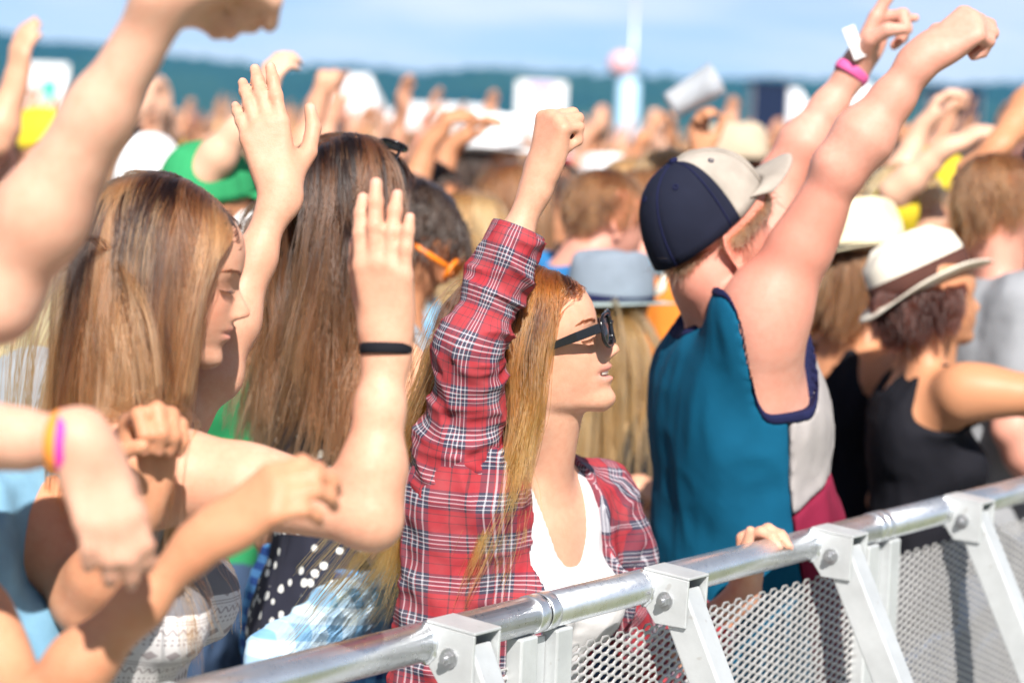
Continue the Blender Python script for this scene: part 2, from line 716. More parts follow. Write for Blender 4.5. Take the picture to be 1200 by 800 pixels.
def add_hand(F, wrist, f, n, right, L=0.178, curl=(12, 14, 10), splay=5.0, fingers=None, thumb=None, thick=1.0, info=None, joints=None, wide=0.88):
    """f finger direction, n direction the palm faces.  curl = mcp / pip / dip flexion in degrees"""
    f = nrm(f)
    n = nrm(np.asarray(n, float) - f * np.dot(n, f))
    t = np.cross(f, n) if right else np.cross(n, f)
    k = L / 0.178
    w = np.asarray(wrist, float)
    q = lambda a, b, c=0.0: w + k * (f * a + t * b + n * c)
    th = thick * k
    F.u(p_cone(q(-0.012, 0, 0), q(0.016, 0.001, 0), 0.0275 * th * wide, 0.0285 * th * wide, n, 0.72), 0.02)
    tips = []
    for name in ('index', 'middle', 'ring', 'pinky'):
        a, b, ln, r = FING[name]
        b *= wide
        r *= 0.5 + 0.5 * wide
        c3 = curl
        sp = splay
        if fingers and name in fingers:
            c3 = fingers[name]
        kn = q(a, b, -0.002)
        if joints is not None:
            joints.append((kn - n * 0.009, 0.011, 0.5))
        F.u(p_cone(q(0.010, b * 0.55, 0.001), kn, 0.0125 * th, 0.0108 * th, n, 0.95), 0.010)
        d = rot(f, n, (sp * b / 0.02) * (1 if right else -1) * -1)
        tt = np.cross(d, n) if right else np.cross(n, d)
        p0 = kn
        ang = 0
        rr = r * th
        for i, (fr, cc) in enumerate(zip((0.46, 0.30, 0.24), c3)):
            ang += cc
            dd = d * math.cos(R(ang)) + n * math.sin(R(ang))
            p1 = p0 + dd * ln * k * fr
            r1 = rr * (0.95 if i < 2 else 0.84)
            F.u(p_cone(p0, p1, rr, r1), 0.0045 if i == 0 else 0.0025)
            nn = n * math.cos(R(ang)) - d * math.sin(R(ang))
            if i < 2:
                if joints is not None:
                    joints.append((p1 - nn * rr * 0.9, 0.008, 0.55))
                F.u(p_ell(p1 - nn * 0.0004, (rr * 0.97,) * 3), 0.004)
            p0, rr = p1, r1
        tips.append((p0 + dd * 0.002 - nn * rr * 0.75, -nn, dd))
    th0 = q(0.014, 0.018 * wide, 0.008)
    if thumb is None:
        thumb = ((0.75, 0.62, 0.25), (0.86, 0.45, 0.22), (0.93, 0.25, 0.25))
    p0 = th0
    for i, (dv, ln, r0, r1) in enumerate(zip(thumb, (0.042, 0.034, 0.027), (0.0155, 0.0110, 0.0102), (0.0120, 0.0103, 0.0080))):
        dd = nrm(f * dv[0] + t * dv[1] + n * dv[2])
        p1 = p0 + dd * ln * k
        F.u(p_cone(p0, p1, r0 * th, r1 * th), 0.012 if i == 0 else 0.003)
        p0 = p1
    F.u(p_ell(q(0.035, 0.016 * wide, 0.010), (0.030 * k, 0.017 * k, 0.013 * th), np.stack([f, t, n], 1)), 0.01)
    F.u(p_ell(q(0.040, -0.020 * wide, 0.007), (0.034 * k, 0.013 * k, 0.012 * th), np.stack([f, t, n], 1)), 0.01)
    up = nrm(np.cross(dd, f)) if abs(np.dot(dd, f)) < 0.99 else -n
    tips.append((p0 - n * 0.006 * k + t * 0.003 * k, nrm(-n + 0.5 * t), dd))
    if info is not None:
        info.extend(tips)


def add_arm(F, S, E, W, g=1.0, muscle=0.0, parts=('upper', 'fore'), gu=None):
    """S shoulder, E elbow, W wrist world points; g thickness"""
    S, E, W = (np.asarray(v, float) for v in (S, E, W))
    up = nrm(E - S)
    fo = nrm(W - E)
    hinge = np.cross(up, fo)
    hinge = nrm(hinge) if np.linalg.norm(hinge) > 0.05 else nrm(np.cross(up, V(0.3, 0.2, 1)))
    inner = nrm(np.cross(hinge, up))          # towards the biceps side
    m1 = S + (E - S) * 0.45
    gf, ge = g, g
    if gu is not None:
        g = gu
    if 'upper' in parts:
        F.u(p_cone(S, m1, 0.050 * g, 0.0435 * g), 0.03)
        F.u(p_cone(m1, E, 0.0435 * g, 0.0345 * g), 0.02)
        F.u(p_ell(S + (E - S) * 0.5 + inner * 0.012 * g, np.array([0.085, 0.033, 0.034 + 0.008 * muscle]) * g,
                  np.stack([up, hinge, inner], 1)), 0.03)
        F.u(p_ell(S + (E - S) * 0.12, np.array([0.066, 0.052 + 0.008 * muscle, 0.052 + 0.008 * muscle]) * g,
                  np.stack([up, hinge, inner], 1)), 0.03)
    g = gf
    if 'fore' in parts:
        m2 = E + (W - E) * 0.27
        side = nrm(np.cross(fo, hinge))
        F.u(p_ell(E - fo * 0.006, (0.0345 * g,) * 3), 0.02)
        F.u(p_ell(E - nrm(fo - up) * 0.026 * g, (0.017 * g,) * 3), 0.02)
        F.u(p_cone(E, m2, 0.0360 * g, 0.0400 * g * (1 + .08 * muscle)), 0.025)
        F.u(p_cone(m2, E + (W - E) * 0.62, 0.0400 * g * (1 + .08 * muscle), 0.0305 * g), 0.025)
        F.u(p_cone(E + (W - E) * 0.62, W, 0.0305 * g, 0.0250 * g, hinge, 0.92), 0.02)


def torso_prims(F, N, Mt, g=1.0, male=False, lean=0.0, belly=0.0):
    """N neck base, Mt columns forward / left / up"""
    f, l, u = Mt[:, 0], Mt[:, 1], Mt[:, 2]
    q = lambda a, b, c: N + g * (f * a + l * b + u * c)
    if male:
        F.u(p_ell(q(-0.005, 0, -0.17), np.array([0.125, 0.170, 0.19]) * g, Mt), 0.03)
        F.u(p_ell(q(0.035, 0.075, -0.16), np.array([0.075, 0.09, 0.085]) * g, Mt), 0.04)
        F.u(p_ell(q(0.035, -0.075, -0.16), np.array([0.075, 0.09, 0.085]) * g, Mt), 0.04)
        for sg in (-1, 1):
            F.u(p_ell(q(-0.06, sg * 0.095, -0.15), np.array([0.05, 0.075, 0.12]) * g, Mt), 0.04)
        F.u(p_ell(q(0.01, 0, -0.38), np.array([0.118 + belly, 0.150, 0.15]) * g, Mt), 0.06)
        F.u(p_ell(q(0.0, 0, -0.54), np.array([0.118, 0.165, 0.13]) * g, Mt), 0.06)
    else:
        F.u(p_ell(q(-0.008, 0, -0.155), np.array([0.100, 0.138, 0.17]) * g, Mt), 0.03)
        for sg in (-1, 1):
            F.u(p_ell(q(0.072, sg * 0.066, -0.205), np.array([0.060, 0.062, 0.062]) * g, Mt), 0.03)
            F.u(p_ell(q(-0.055, sg * 0.080, -0.13), np.array([0.04, 0.06, 0.09]) * g, Mt), 0.03)
        F.u(p_ell(q(0.0, 0, -0.36), np.array([0.088 + belly, 0.118, 0.14]) * g, Mt), 0.05)
        F.u(p_ell(q(-0.005, 0, -0.52), np.array([0.110, 0.168, 0.13]) * g, Mt), 0.06)


def shoulder_prims(F, N, Mt, SL, SR, g=1.0, male=False):
    u, f = Mt[:, 2], Mt[:, 0]
    r = 1.12 if male else 1.0
    for S, sg in ((SL, 1), (SR, -1)):
        F.u(p_cone(N - u * 0.045 * g + Mt[:, 1] * sg * 0.045 * g, S, 0.050 * g * r, 0.047 * g * r), 0.035)
        F.u(p_cone(N - u * 0.10 * g + Mt[:, 1] * sg * 0.075 * g, S - u * 0.03, 0.062 * g * r, 0.044 * g * r), 0.04)


def neck_prims(F, N, Mt, ho, hM, s=1.0, male=False):
    r = 0.060 if male else 0.0495
    a = ho + hM @ np.array([-0.018, 0, -0.035]) * s
    F.u(p_cone(N - Mt[:, 2] * 0.02, a, r * 1.08 * s, r * s), 0.022)
    F.u(p_cone(N + Mt[:, 0] * 0.015 - Mt[:, 2] * 0.02, ho + hM @ np.array([0.025, 0, -0.05]) * s, r * 0.8 * s, r * 0.62 * s), 0.022)
    for sg in (-1, 1):
        F.u(p_cone(ho + hM @ np.array([-0.03, 0.02 * sg, -0.06]) * s, N + Mt[:, 1] * sg * 0.075 - Mt[:, 2] * 0.035 - Mt[:, 0] * 0.015,
                   r * 0.6, 0.036), 0.03)


def frame(yaw, leanf=0.0, leanl=0.0):
    """torso frame: heading in degrees, lean forward and to the left in degrees"""
    a = R(yaw)
    f = V(math.cos(a), math.sin(a), 0)
    l = V(-math.sin(a), math.cos(a), 0)
    u = nrm(V(0, 0, 1) + f * math.tan(R(leanf)) + l * math.tan(R(leanl)))
    l = nrm(l - u * np.dot(l, u))
    f = np.cross(l, u)
    return np.stack([f, l, u], 1)


def legs(root, pel, Mt, mat, shoe_mat, g=1.0, vs=0.013, name='trousers', bare=None, knee=None):
    """two clothed legs down to the ground and a pair of shoes"""
    f = nrm(V(Mt[0, 0], Mt[1, 0], 0))
    l = nrm(V(Mt[0, 1], Mt[1, 1], 0))
    F = Field()
    F.u(p_ell(pel, np.array([0.118, 0.176, 0.12]) * g, np.stack([f, l, V(0, 0, 1)], 1)), 0.03)
    for sg in (-1, 1):
        hip = pel + l * sg * 0.09 * g - V(0, 0, 0.06)
        ank = V(pel[0], pel[1], 0.10) + l * sg * 0.11
        kn = (hip + ank) / 2 + f * 0.015
        F.u(p_cone(hip, kn, 0.098 * g, 0.068 * g), 0.03)
        F.u(p_cone(kn, ank, 0.068 * g, 0.050 * g), 0.02)
        sh = Field()
        a = V(ank[0], ank[1], 0.045)
        sh.u(p_cone(a - f * 0.05, a + f * 0.02, 0.040, 0.046), 0.02)
        sh.u(p_cone(a + f * 0.02, a + f * 0.14 - V(0, 0, 0.012), 0.046, 0.034), 0.02)
        sh.u(p_cone(a, a + V(0, 0, 0.05), 0.042, 0.044), 0.02)
        sh.post(lambda P, D: smax(D, 0.003 - P[..., 2], 0.004))
        v, q = polygonise(sh, 0.012)
        obj('shoe', raw_mesh('shoe', v, q), shoe_mat, root)
    F.post(lambda P, D: smax(D, P[..., 2] - (pel[2] + 0.06), 0.004) + 0.003 * vnoise(P * 16))
    v, q = polygonise(F, vs)
    return obj(name, raw_mesh(name, v, q), mat, root)


# ------------------------------------------------------------------ hair
def hair_object(name, strands, radius, mat, parent, streak=None, taper=0.35):
    """strands (n, m, 3) -> Curves object"""
    n, m, _ = strands.shape
    hc = bpy.data.hair_curves.new(name)
    hc.add_curves([m] * n)
    pos = hc.attributes.get('position') or hc.attributes.new('position', 'FLOAT_VECTOR', 'POINT')
    pos.data.foreach_set('vector', strands.astype(np.float32).ravel())
    t = np.linspace(0, 1, m)
    rad = np.repeat((radius * (1 - (1 - taper) * np.clip((t - 0.55) / 0.45, 0, 1) ** 1.5))[None], n, 0)
    ra = hc.attributes.get('radius') or hc.attributes.new('radius', 'FLOAT', 'POINT')
    ra.data.foreach_set('value', rad.astype(np.float32).ravel())
    if streak is not None:
        sa = hc.attributes.new('streak', 'FLOAT', 'CURVE')
        sa.data.foreach_set('value', np.asarray(streak, np.float32))
    hc.materials.append(mat)
    o = bpy.data.objects.new(name, hc)
    COL.objects.link(o)
    o.parent = parent
    w = Vector((0, 0, 0))
    q = parent
    while q is not None:
        w += q.location
        q = q.parent
    o.location = -w
    return o


def grow_hair(rng, ho, hM, s, body, n, length, steps=18, part=0.0, lift=0.012, wind=V(0, 0, 0), wave=0.0, hairline=0.0, clump=60, back=0.35, len_var=0.25, stiff=0.55, face_x=60.0, up_slope=0.35, top=None, guides=None, roots=None, contrast=0.7):
    """guide strands start on the scalp, run over the skull and hang round the body field; finer strands follow the guides"""
    hM = np.asarray(hM)

    def scalp(m):
        pts = np.zeros((0, 3))
        while len(pts) < m:
            d = rng.normal(size=(m * 4, 3))
            d /= np.linalg.norm(d, axis=1)[:, None]
            xm, zm = d[:, 0] * 95 - 8, d[:, 2] * 85 + 52
            lim = np.where(xm > 10, 18 + (xm - 10) * 0.62, np.where(xm > -25, 18, 18 + (xm + 25) * 0.75)) + hairline
            ok = zm > lim + rng.normal(size=len(lim)) * 2
            if top is not None:
                ok &= zm < top
            if roots is not None:
                ok &= roots(xm, d[:, 1] * 74, zm)
            pts = np.concatenate([pts, d[ok]])
        return pts[:m]
    ng = guides or int(min(n, max(260, n / 9)))
    d = scalp(ng)
    loc = d * np.array([95, 74, 85.0]) + np.array([-8, 0, 52.0])
    p = ho + (loc / 1000 * s) @ hM.T
    side = np.where(loc[:, 1] > part, 1.0, -1.0)
    clump = min(clump, ng)
    seeds = d[rng.choice(ng, clump, replace=False)]
    c_ids = np.argmax(d @ seeds.T, 1)
    c_off = rng.normal(size=(clump, 3))
    c_len = rng.normal(size=clump)
    c_col = rng.uniform(size=clump)
    nv0 = (d / np.array([95, 74, 85.0])) @ hM.T
    nv0 /= np.linalg.norm(nv0, axis=1)[:, None]
    flow = (np.outer(side, hM[:, 1]) * 0.9 - hM[:, 0] * back - hM[:, 2] * 0.25)
    L = np.clip(length * (1 + len_var * 0.3 * c_len[c_ids] + len_var * 0.3 * rng.normal(size=ng)), length * 0.45, length * 1.35)
    ds = L / (steps - 1)
    out = np.zeros((ng, steps, 3))
    off = lift * (0.15 + 0.85 * rng.uniform(size=ng)) * np.where(loc[:, 0] > 20, 0.45, 1.0)
    p = p + nv0 * off[:, None] * 0.3
    out[:, 0] = p
    v = flow - nv0 * (flow * nv0).sum(1)[:, None]
    v /= np.linalg.norm(v, axis=1)[:, None] + 1e-9
    down = V(0, 0, -1.0)
    jit = rng.uniform(size=ng) ** 2
    eps = 0.004
    I3 = np.eye(3, dtype=np.float32) * eps
    for i in range(1, steps):
        t = i / (steps - 1)
        tgt = down + wind * t + 0.08 * c_off[c_ids] + 0.03 * rng.normal(size=(ng, 3))
        if wave:
            tgt = tgt + wave * np.sin(t * 16 + 6.28 * c_col[c_ids])[:, None] * c_off[c_ids] * V(1, 1, 0)
        a = stiff if t < 0.35 else 0.55
        v = v * a + tgt * (1 - a)
        v /= np.linalg.norm(v, axis=1)[:, None] + 1e-9
        p = p + v * ds[:, None]
        for _ in range(2):
            sd = body.ev(p.astype(np.float32)).astype(float)
            bad = sd < off
            if bad.any():
                pb = p[bad].astype(np.float32)
                g = np.stack([body.ev(pb + I3[k]) - body.ev(pb - I3[k]) for k in range(3)], -1)
                g /= np.linalg.norm(g, axis=1)[:, None] + 1e-6
                p[bad] += g * np.clip(off[bad] - sd[bad], 0, 0.03)[:, None]
        if face_x is not None:      # keep the locks behind the line of the cheek
            q = (p - ho) @ hM * (1000 / s)
            lim = face_x - 16 * jit + np.clip((q[:, 2] - 30) * up_slope, 0, 60)
            over = (q[:, 0] > lim) & (q[:, 2] < 78) & (q[:, 2] > -260)
            q[over, 0] = lim[over] * 0.75 + q[over, 0] * 0.25
            p = ho + (q / 1000 * s) @ hM.T
        nv = p - out[:, i - 1]
        ln = np.linalg.norm(nv, axis=1)[:, None] + 1e-9
        p = out[:, i - 1] + nv / ln * ds[:, None]
        v = nv / ln
        out[:, i] = p
    if n <= ng:
        return out, c_col[c_ids]
    # children
    dc = scalp(n)
    same = np.where(dc[:, 1] * 74 > part, 1.0, -1.0)
    sim = (dc @ d.T).astype(np.float32) - 0.5 * (same[:, None] != side[None])
    gi = np.argmax(sim + 0.004 * rng.normal(size=sim.shape).astype(np.float32), 1)
    locc = dc * np.array([95, 74, 85.0]) + np.array([-8, 0, 52.0])
    rootc = ho + (locc / 1000 * s) @ hM.T
    dr = rootc - out[gi, 0] + nv0[gi] * off[gi][:, None] * 0.3
    tt = np.linspace(0, 1, steps)
    spread = rng.normal(size=(n, 3)) * 0.0035 * np.where(rng.uniform(size=(n, 1)) < 0.06, 4.5, 1.0)
    ph = rng.uniform(size=(n, 1)) * 6.28
    wob = np.sin(tt[None] * (5 + 5 * rng.uniform(size=(n, 1))) + ph)[..., None] * rng.normal(size=(n, 1, 3)) * 0.0016
    res = out[gi] + dr[:, None] * (1 - 0.72 * tt)[None, :, None] + spread[:, None] * tt[None, :, None] + wob * np.minimum(1, tt * 3)[None, :, None]
    # some strands stop short
    cut = np.where(rng.uniform(size=n) < 0.4, rng.uniform(0.72, 1.0, size=n), 1.0)
    idx = tt[None] * cut[:, None] * (steps - 1)
    i0 = np.minimum(idx.astype(int), steps - 2)
    fr = (idx - i0)[..., None]
    ar = np.arange(n)[:, None]
    res = res[ar, i0] * (1 - fr) + res[ar, i0 + 1] * fr
    col = c_col[c_ids[gi]] * contrast + (1 - contrast) * rng.uniform(size=n)
    return res, col


def hair_cap(root, ho, hM, s, mat, off=0.006, low=-0.03, name='hair', vs=0.004, bob=0.0, rough=0.004, seed=0, fringe=0.62, up=0.0, top=None):
    """a close solid head of hair over the skull (short cuts, and the scalp below long strands)"""
    F = Field()
    hM = np.asarray(hM, np.float32)
    hf = head_fn(ho, hM, s, ears=False)
    F.u(hf, 0.0)
    o32 = np.asarray(ho, np.float32)

    def cut(P, D):
        q = ((P - o32) @ hM) * (1000 / s)
        x, y, z = q[..., 0], q[..., 1], q[..., 2]
        n = vnoise(P * 90 + seed) * rough + vnoise(P * np.array([260, 260, 120]) + seed) * rough * 0.5
        d = D - off - n - 0.006 * np.clip(z / 100, 0, 1) * (off > 0.003)
        line = np.where(x > 10, 18 + (x - 10) * fringe, np.where(x > -25, 18, 18 + (x + 25) * 0.75)) + up
        line = np.maximum(line, low * 1000)
        d = np.maximum(d, (line - z + vnoise(P * 130 + 9 + seed) * 6) * 0.001 * 0.7)
        if top is not None:
            d = np.maximum(d, (z - top) * 0.001)
        return d
    F.post(cut)
    v, q = polygonise(F, vs)
    return obj(name, raw_mesh(name, v, q), mat, root)
# ------------------------------------------------------------------ materials
def skin_mat(name, col, lip=(0.62, 0.22, 0.20), red=0.35, rough=0.5):
    k = NT(name)
    at = k.n('Attribute', attribute_name='tint')
    sep = k.n('SeparateColor')
    k.l(at.outputs['Color'], sep.inputs[0])
    f = k.noise(9, 5)
    lo = (col[0] * 0.93, col[1] * 0.86, col[2] * 0.82)
    hi = (min(1, col[0] * 1.05), min(1, col[1] * 1.08), min(1, col[2] * 1.08))
    base = k.ramp(f, [(0.32, lo), (0.68, hi)])
    mo = k.noise(70, 4, rough=0.7)
    base = k.mix(k.math('MULTIPLY', k.ramp(mo, [(0.42, (0, 0, 0)), (0.66, (1, 1, 1))]), 0.42), base, (col[0] * 0.93, col[1] * 0.72, col[2] * 0.66))
    fr = k.noise(420, 2)
    base = k.mix(k.math('MULTIPLY', k.ramp(fr, [(0.60, (0, 0, 0)), (0.74, (1, 1, 1))]), 0.16), base, (col[0] * 0.72, col[1] * 0.55, col[2] * 0.45))
    redc = (col[0] * 0.95, col[1] * 0.60, col[2] * 0.55)
    base = k.mix(k.math('MULTIPLY', sep.outputs[2], red), base, redc)
    base = k.mix(sep.outputs[1], base, (min(1, col[0] * 1.22), col[1] * 1.12, col[2] * 1.25))
    base = k.mix(sep.outputs[0], base, lip)
    k.l(base, k.b.inputs['Base Color'])
    k.set(Roughness=rough)
    k.b.inputs['Subsurface Weight'].default_value = 0.22
    k.b.inputs['Subsurface Radius'].default_value = (1.0, 0.35, 0.2)
    k.b.inputs['Subsurface Scale'].default_value = 0.006
    k.b.inputs['Specular IOR Level'].default_value = 0.3
    nb = k.math('ADD', k.noise(900, 2), k.math('ADD', k.math('MULTIPLY', k.noise(260, 3), 0.8), k.math('MULTIPLY', k.noise(45, 4), 2.0)))
    k.l(k.math('ADD', k.math('MULTIPLY', k.noise(120, 3), 0.3), rough - 0.15), k.b.inputs['Roughness'])
    k.bump(nb, 0.35, 0.0011)
    return k.m


def hair_mat(name, dark, light, tip, rough=0.32):
    k = NT(name)
    k.t.nodes.remove(k.b)
    h = k.n('BsdfHairPrincipled')
    h.parametrization = 'COLOR'
    hi = k.n('HairInfo')
    at = k.n('Attribute', attribute_name='streak')
    s = k.ramp(at.outputs['Fac'], [(0.42, dark), (0.72, light)])
    rt = k.ramp(hi.outputs['Intercept'], [(0.25, (0, 0, 0)), (0.95, (1, 1, 1))])
    c = k.mix(k.math('MULTIPLY', rt, 0.45), s, tip)
    k.l(c, h.inputs['Color'])
    h.inputs['Roughness'].default_value = rough
    h.inputs['Radial Roughness'].default_value = 0.45
    for nm, vv in (('Random Color', 0.25), ('Random Roughness', 0.15)):
        if nm in h.inputs:
            h.inputs[nm].default_value = vv
    k.l(h.outputs[0], k.out.inputs['Surface'])
    return k.m


def hairsolid_mat(name, col, objcol=False):
    """combed solid hair: stretched streaks and a soft sheen"""
    k = NT(name)
    tc = k.n('TexCoord')
    mp = k.n('Mapping')
    mp.inputs['Scale'].default_value = (1, 1, 0.12)
    k.l(tc.outputs['Object'], mp.inputs['Vector'])
    f = k.noise(260, 3, mp.outputs[0])
    if objcol:
        oc = k.n('ObjectInfo').outputs['Color']
        a = k.mix(1.0, oc, (0.55, 0.5, 0.45), 'MULTIPLY')
        b = k.mix(1.0, oc, (1.5, 1.45, 1.4), 'MULTIPLY')
        c = k.mix(k.ramp(f, [(0.35, (0, 0, 0)), (0.65, (1, 1, 1))]), a, b)
    else:
        c = k.ramp(f, [(0.35, tuple(v * 0.5 for v in col)), (0.65, tuple(min(1, v * 1.5) for v in col))])
    k.l(c, k.b.inputs['Base Color'])
    k.set(Roughness=0.42)
    k.b.inputs['Anisotropic'].default_value = 0.6
    k.bump(f, 0.8, 0.004)
    return k.m


def cloth_mat(name, col, rough=0.85, weave=900, var=0.1, objcol=False):
    k = NT(name)
    f = k.noise(18, 4)
    if objcol:
        oc = k.n('ObjectInfo').outputs['Color']
        c = k.mix(1.0, oc, k.ramp(f, [(0.3, (1 - var,) * 3), (0.7, (1 + var,) * 3)]), 'MULTIPLY')
    else:
        c = k.ramp(f, [(0.3, tuple(v * (1 - var) for v in col)), (0.7, tuple(min(1, v * (1 + var)) for v in col))])
    k.l(c, k.b.inputs['Base Color'])
    k.set(Roughness=rough)
    k.b.inputs['Specular IOR Level'].default_value = 0.12
    k.bump(k.math('ADD', k.noise(weave, 2), k.math('MULTIPLY', k.noise(40, 3), 1.5)), 0.35, 0.0012)
    return k.m


def plaid_mat(name):
    k = NT(name)
    uv = k.n('UVMap', uv_map='uv')
    sp = k.n('SeparateXYZ')
    k.l(uv.outputs[0], sp.inputs[0])
    RED, NAVY, WHT, BLK = (0.31, 0.0035, 0.014), (0.007, 0.011, 0.040), (0.46, 0.46, 0.51), (0.02, 0.004, 0.012)
    stops = [(0.0, RED), (0.13, BLK), (0.15, RED), (0.32, BLK), (0.34, RED), (0.44, NAVY), (0.51, WHT), (0.53, NAVY), (0.595, RED), (0.61, WHT), (0.64, NAVY), (0.705, WHT), (0.735, RED),
             (0.75, NAVY), (0.82, WHT), (0.84, NAVY), (0.905, RED)]
    cols = []
    for i in (0, 1):
        f = k.math('FRACT', k.math('MULTIPLY', sp.outputs[i], 1 / 0.060))
        cols.append(k.ramp(f, stops, 'CONSTANT'))
    # twill: fine diagonal alternation of warp and weft
    tw = k.math('FRACT', k.math('MULTIPLY', k.math('ADD', sp.outputs[0], sp.outputs[1]), 1 / 0.0016))
    tw = k.math('ADD', k.math('MULTIPLY', k.math('GREATER_THAN', tw, 0.5), 0.30), 0.35)
    c = k.mix(tw, cols[0], cols[1])
    fade = k.noise(25, 4)
    c = k.mix(k.math('MULTIPLY', fade, 0.10), c, (0.9, 0.75, 0.75))
    k.l(c, k.b.inputs['Base Color'])
    k.set(Roughness=0.8)
    k.b.inputs['Specular IOR Level'].default_value = 0.12
    k.bump(k.math('ADD', k.noise(1100, 2), k.math('MULTIPLY', k.noise(60, 3), 1.2)), 0.3, 0.001)
    return k.m


def metal_mat(name, col, rough, metal, scratch=0.3):
    k = NT(name)
    f = k.noise(14, 6, rough=0.65)
    g = k.noise(120, 4)
    c = k.ramp(f, [(0.3, tuple(v * 0.86 for v in col)), (0.7, tuple(min(1, v * 1.06) for v in col))])
    st = k.ramp(k.noise(55, 5), [(0.66, (0, 0, 0)), (0.72, (1, 1, 1))])
    c = k.mix(k.math('MULTIPLY', st, 0.35), c, (0.30, 0.27, 0.24))
    k.l(c, k.b.inputs['Base Color'])
    k.l(k.math('ADD', k.math('MULTIPLY', g, 0.22), rough - 0.11), k.b.inputs['Roughness'])
    k.set(Metallic=metal)
    k.bump(k.math('ADD', g, k.noise(700, 2)), scratch, 0.0006)
    return k.m


M_TUBE = metal_mat('barrier_tube_aluminium', (0.80, 0.82, 0.84), 0.30, 0.92, 0.15)
M_STEEL = metal_mat('barrier_painted_steel', (0.54, 0.56, 0.57), 0.45, 0.35)
M_MESH = metal_mat('barrier_mesh_metal', (0.50, 0.49, 0.485), 0.45, 0.5)
M_BOLT = metal_mat('bolt_zinc', (0.55, 0.56, 0.58), 0.35, 0.9)

# ------------------------------------------------------------------ ground, hills
def gz(y):
    """the field rises gently behind the first rows"""
    return 0.012 * (min(max(y, 7.0), 95.0) - 7.0)


def build_ground():
    n = 60
    k = NT('field_grass')
    f = k.noise(0.6, 6)
    g = k.noise(40, 3)
    c = k.ramp(k.math('ADD', k.math('MULTIPLY', f, 0.6), k.math('MULTIPLY', g, 0.4)),
               [(0.35, (0.055, 0.085, 0.025)), (0.5, (0.12, 0.14, 0.05)), (0.65, (0.20, 0.17, 0.09))])
    k.l(c, k.b.inputs['Base Color'])
    k.set(Roughness=0.95)
    k.bump(g, 0.6, 0.02)
    S = 6000.0
    ys = [-S, 7.0, 30.0, 60.0, 95.0, S]
    me = raw_mesh('ground', [(x, y, gz(y)) for y in ys for x in (-S, S)], [(2 * i, 2 * i + 1, 2 * i + 3, 2 * i + 2) for i in range(len(ys) - 1)], False)
    o = obj('ground', me, k.m)
    tag(o, kind='structure')


build_ground()

HILL_MAT = NT('wooded_hill')
_k = HILL_MAT
_c = _k.ramp(_k.math('ADD', _k.math('MULTIPLY', _k.noise(0.006, 5), 0.6), _k.math('MULTIPLY', _k.noise(0.06, 4), 0.4)),
             [(0.38, (0.020, 0.050, 0.030)), (0.55, (0.035, 0.075, 0.035)), (0.68, (0.075, 0.11, 0.045))])
_k.l(_c, _k.b.inputs['Base Color'])
_k.set(Roughness=1.0)
_k.b.inputs['Specular IOR Level'].default_value = 0.0
HILL_MAT = _k.m


def build_hills():
    """a long wooded ridge about 3 km away, bumpy with tree crowns on top"""
    rng = np.random.default_rng(5)
    sky = [(-1600, 30), (-600, 45), (-200, 42), (0, 49), (120, 57), (240, 69), (330, 83), (450, 87), (620, 90), (760, 92), (900, 96), (1010, 100), (1200, 108), (1700, 120), (2900, 150)]
    xs = np.arange(-1600, 2901, 6.0)
    ys = np.interp(xs, [a for a, b in sky], [b for a, b in sky])
    D = 3000.0
    top = np.array([px(x, y, D) for x, y in zip(xs, ys)])
    hh = top[:, 2] + 7 * vnoise(np.stack([xs * 0.012, xs * 0 + 9, xs * 0], -1)) + 4 * np.abs(vnoise(np.stack([xs * 0.11, xs * 0, xs * 0], -1))) + 3 * vnoise(np.stack([xs * 0.5, xs * 0 + 3, xs * 0], -1))
    rows = 14
    w = len(xs)
    J, I = np.meshgrid(np.arange(rows + 1), np.arange(w), indexing='ij')
    T = J / rows
    bmp = 5 * vnoise(np.stack([xs[I] * 0.2, J * 1.3, J * 0 + 7.0], -1)) * ((J > 0) & (J < rows))
    zz = np.where(J == 0, -3.0, np.maximum(-3, hh[I] * np.sin(T * math.pi * 0.5) ** 0.9 + bmp))
    vs = np.stack([top[I, 0], top[I, 1] - 900 * (1 - T), zz], -1).reshape(-1, 3)
    vs = np.concatenate([vs, np.stack([top[:, 0], top[:, 1] + 700, np.full(w, -3.0)], -1)])
    q = np.array([(j * w + i, j * w + i + 1, (j + 1) * w + i + 1, (j + 1) * w + i) for j in range(rows + 1) for i in range(w - 1)])
    fs = q
    o = obj('hills', raw_mesh('hills', vs, fs, True), HILL_MAT)
    tag(o, kind='structure')


build_hills()

# ------------------------------------------------------------------ crowd barrier
H_TUBE = CAM[2] - 0.597


def on_height(x, y, h):
    d = _f + CRIGHT * (x - 600) / FPX + CUP * (400 - y) / FPX
    return CAM + d * ((h - CAM[2]) / d[2])


BA = on_height(537, 741, H_TUBE)
BB = on_height(1122, 593, H_TUBE)
BD = nrm(BB - BA)                                  # along the barrier
BA = BA - BD * 0.05
BN = np.array([BD[1], -BD[0], 0.0])                # towards the stage pit
BROT = np.stack([BD, BN, V(0, 0, 1)], 1)


def bar(k, n=0.0, z=H_TUBE):
    """point k half-metres along the barrier, n towards the pit, at height z"""
    p = BA + BD * 0.5 * k + BN * n
    return V(p[0], p[1], z)


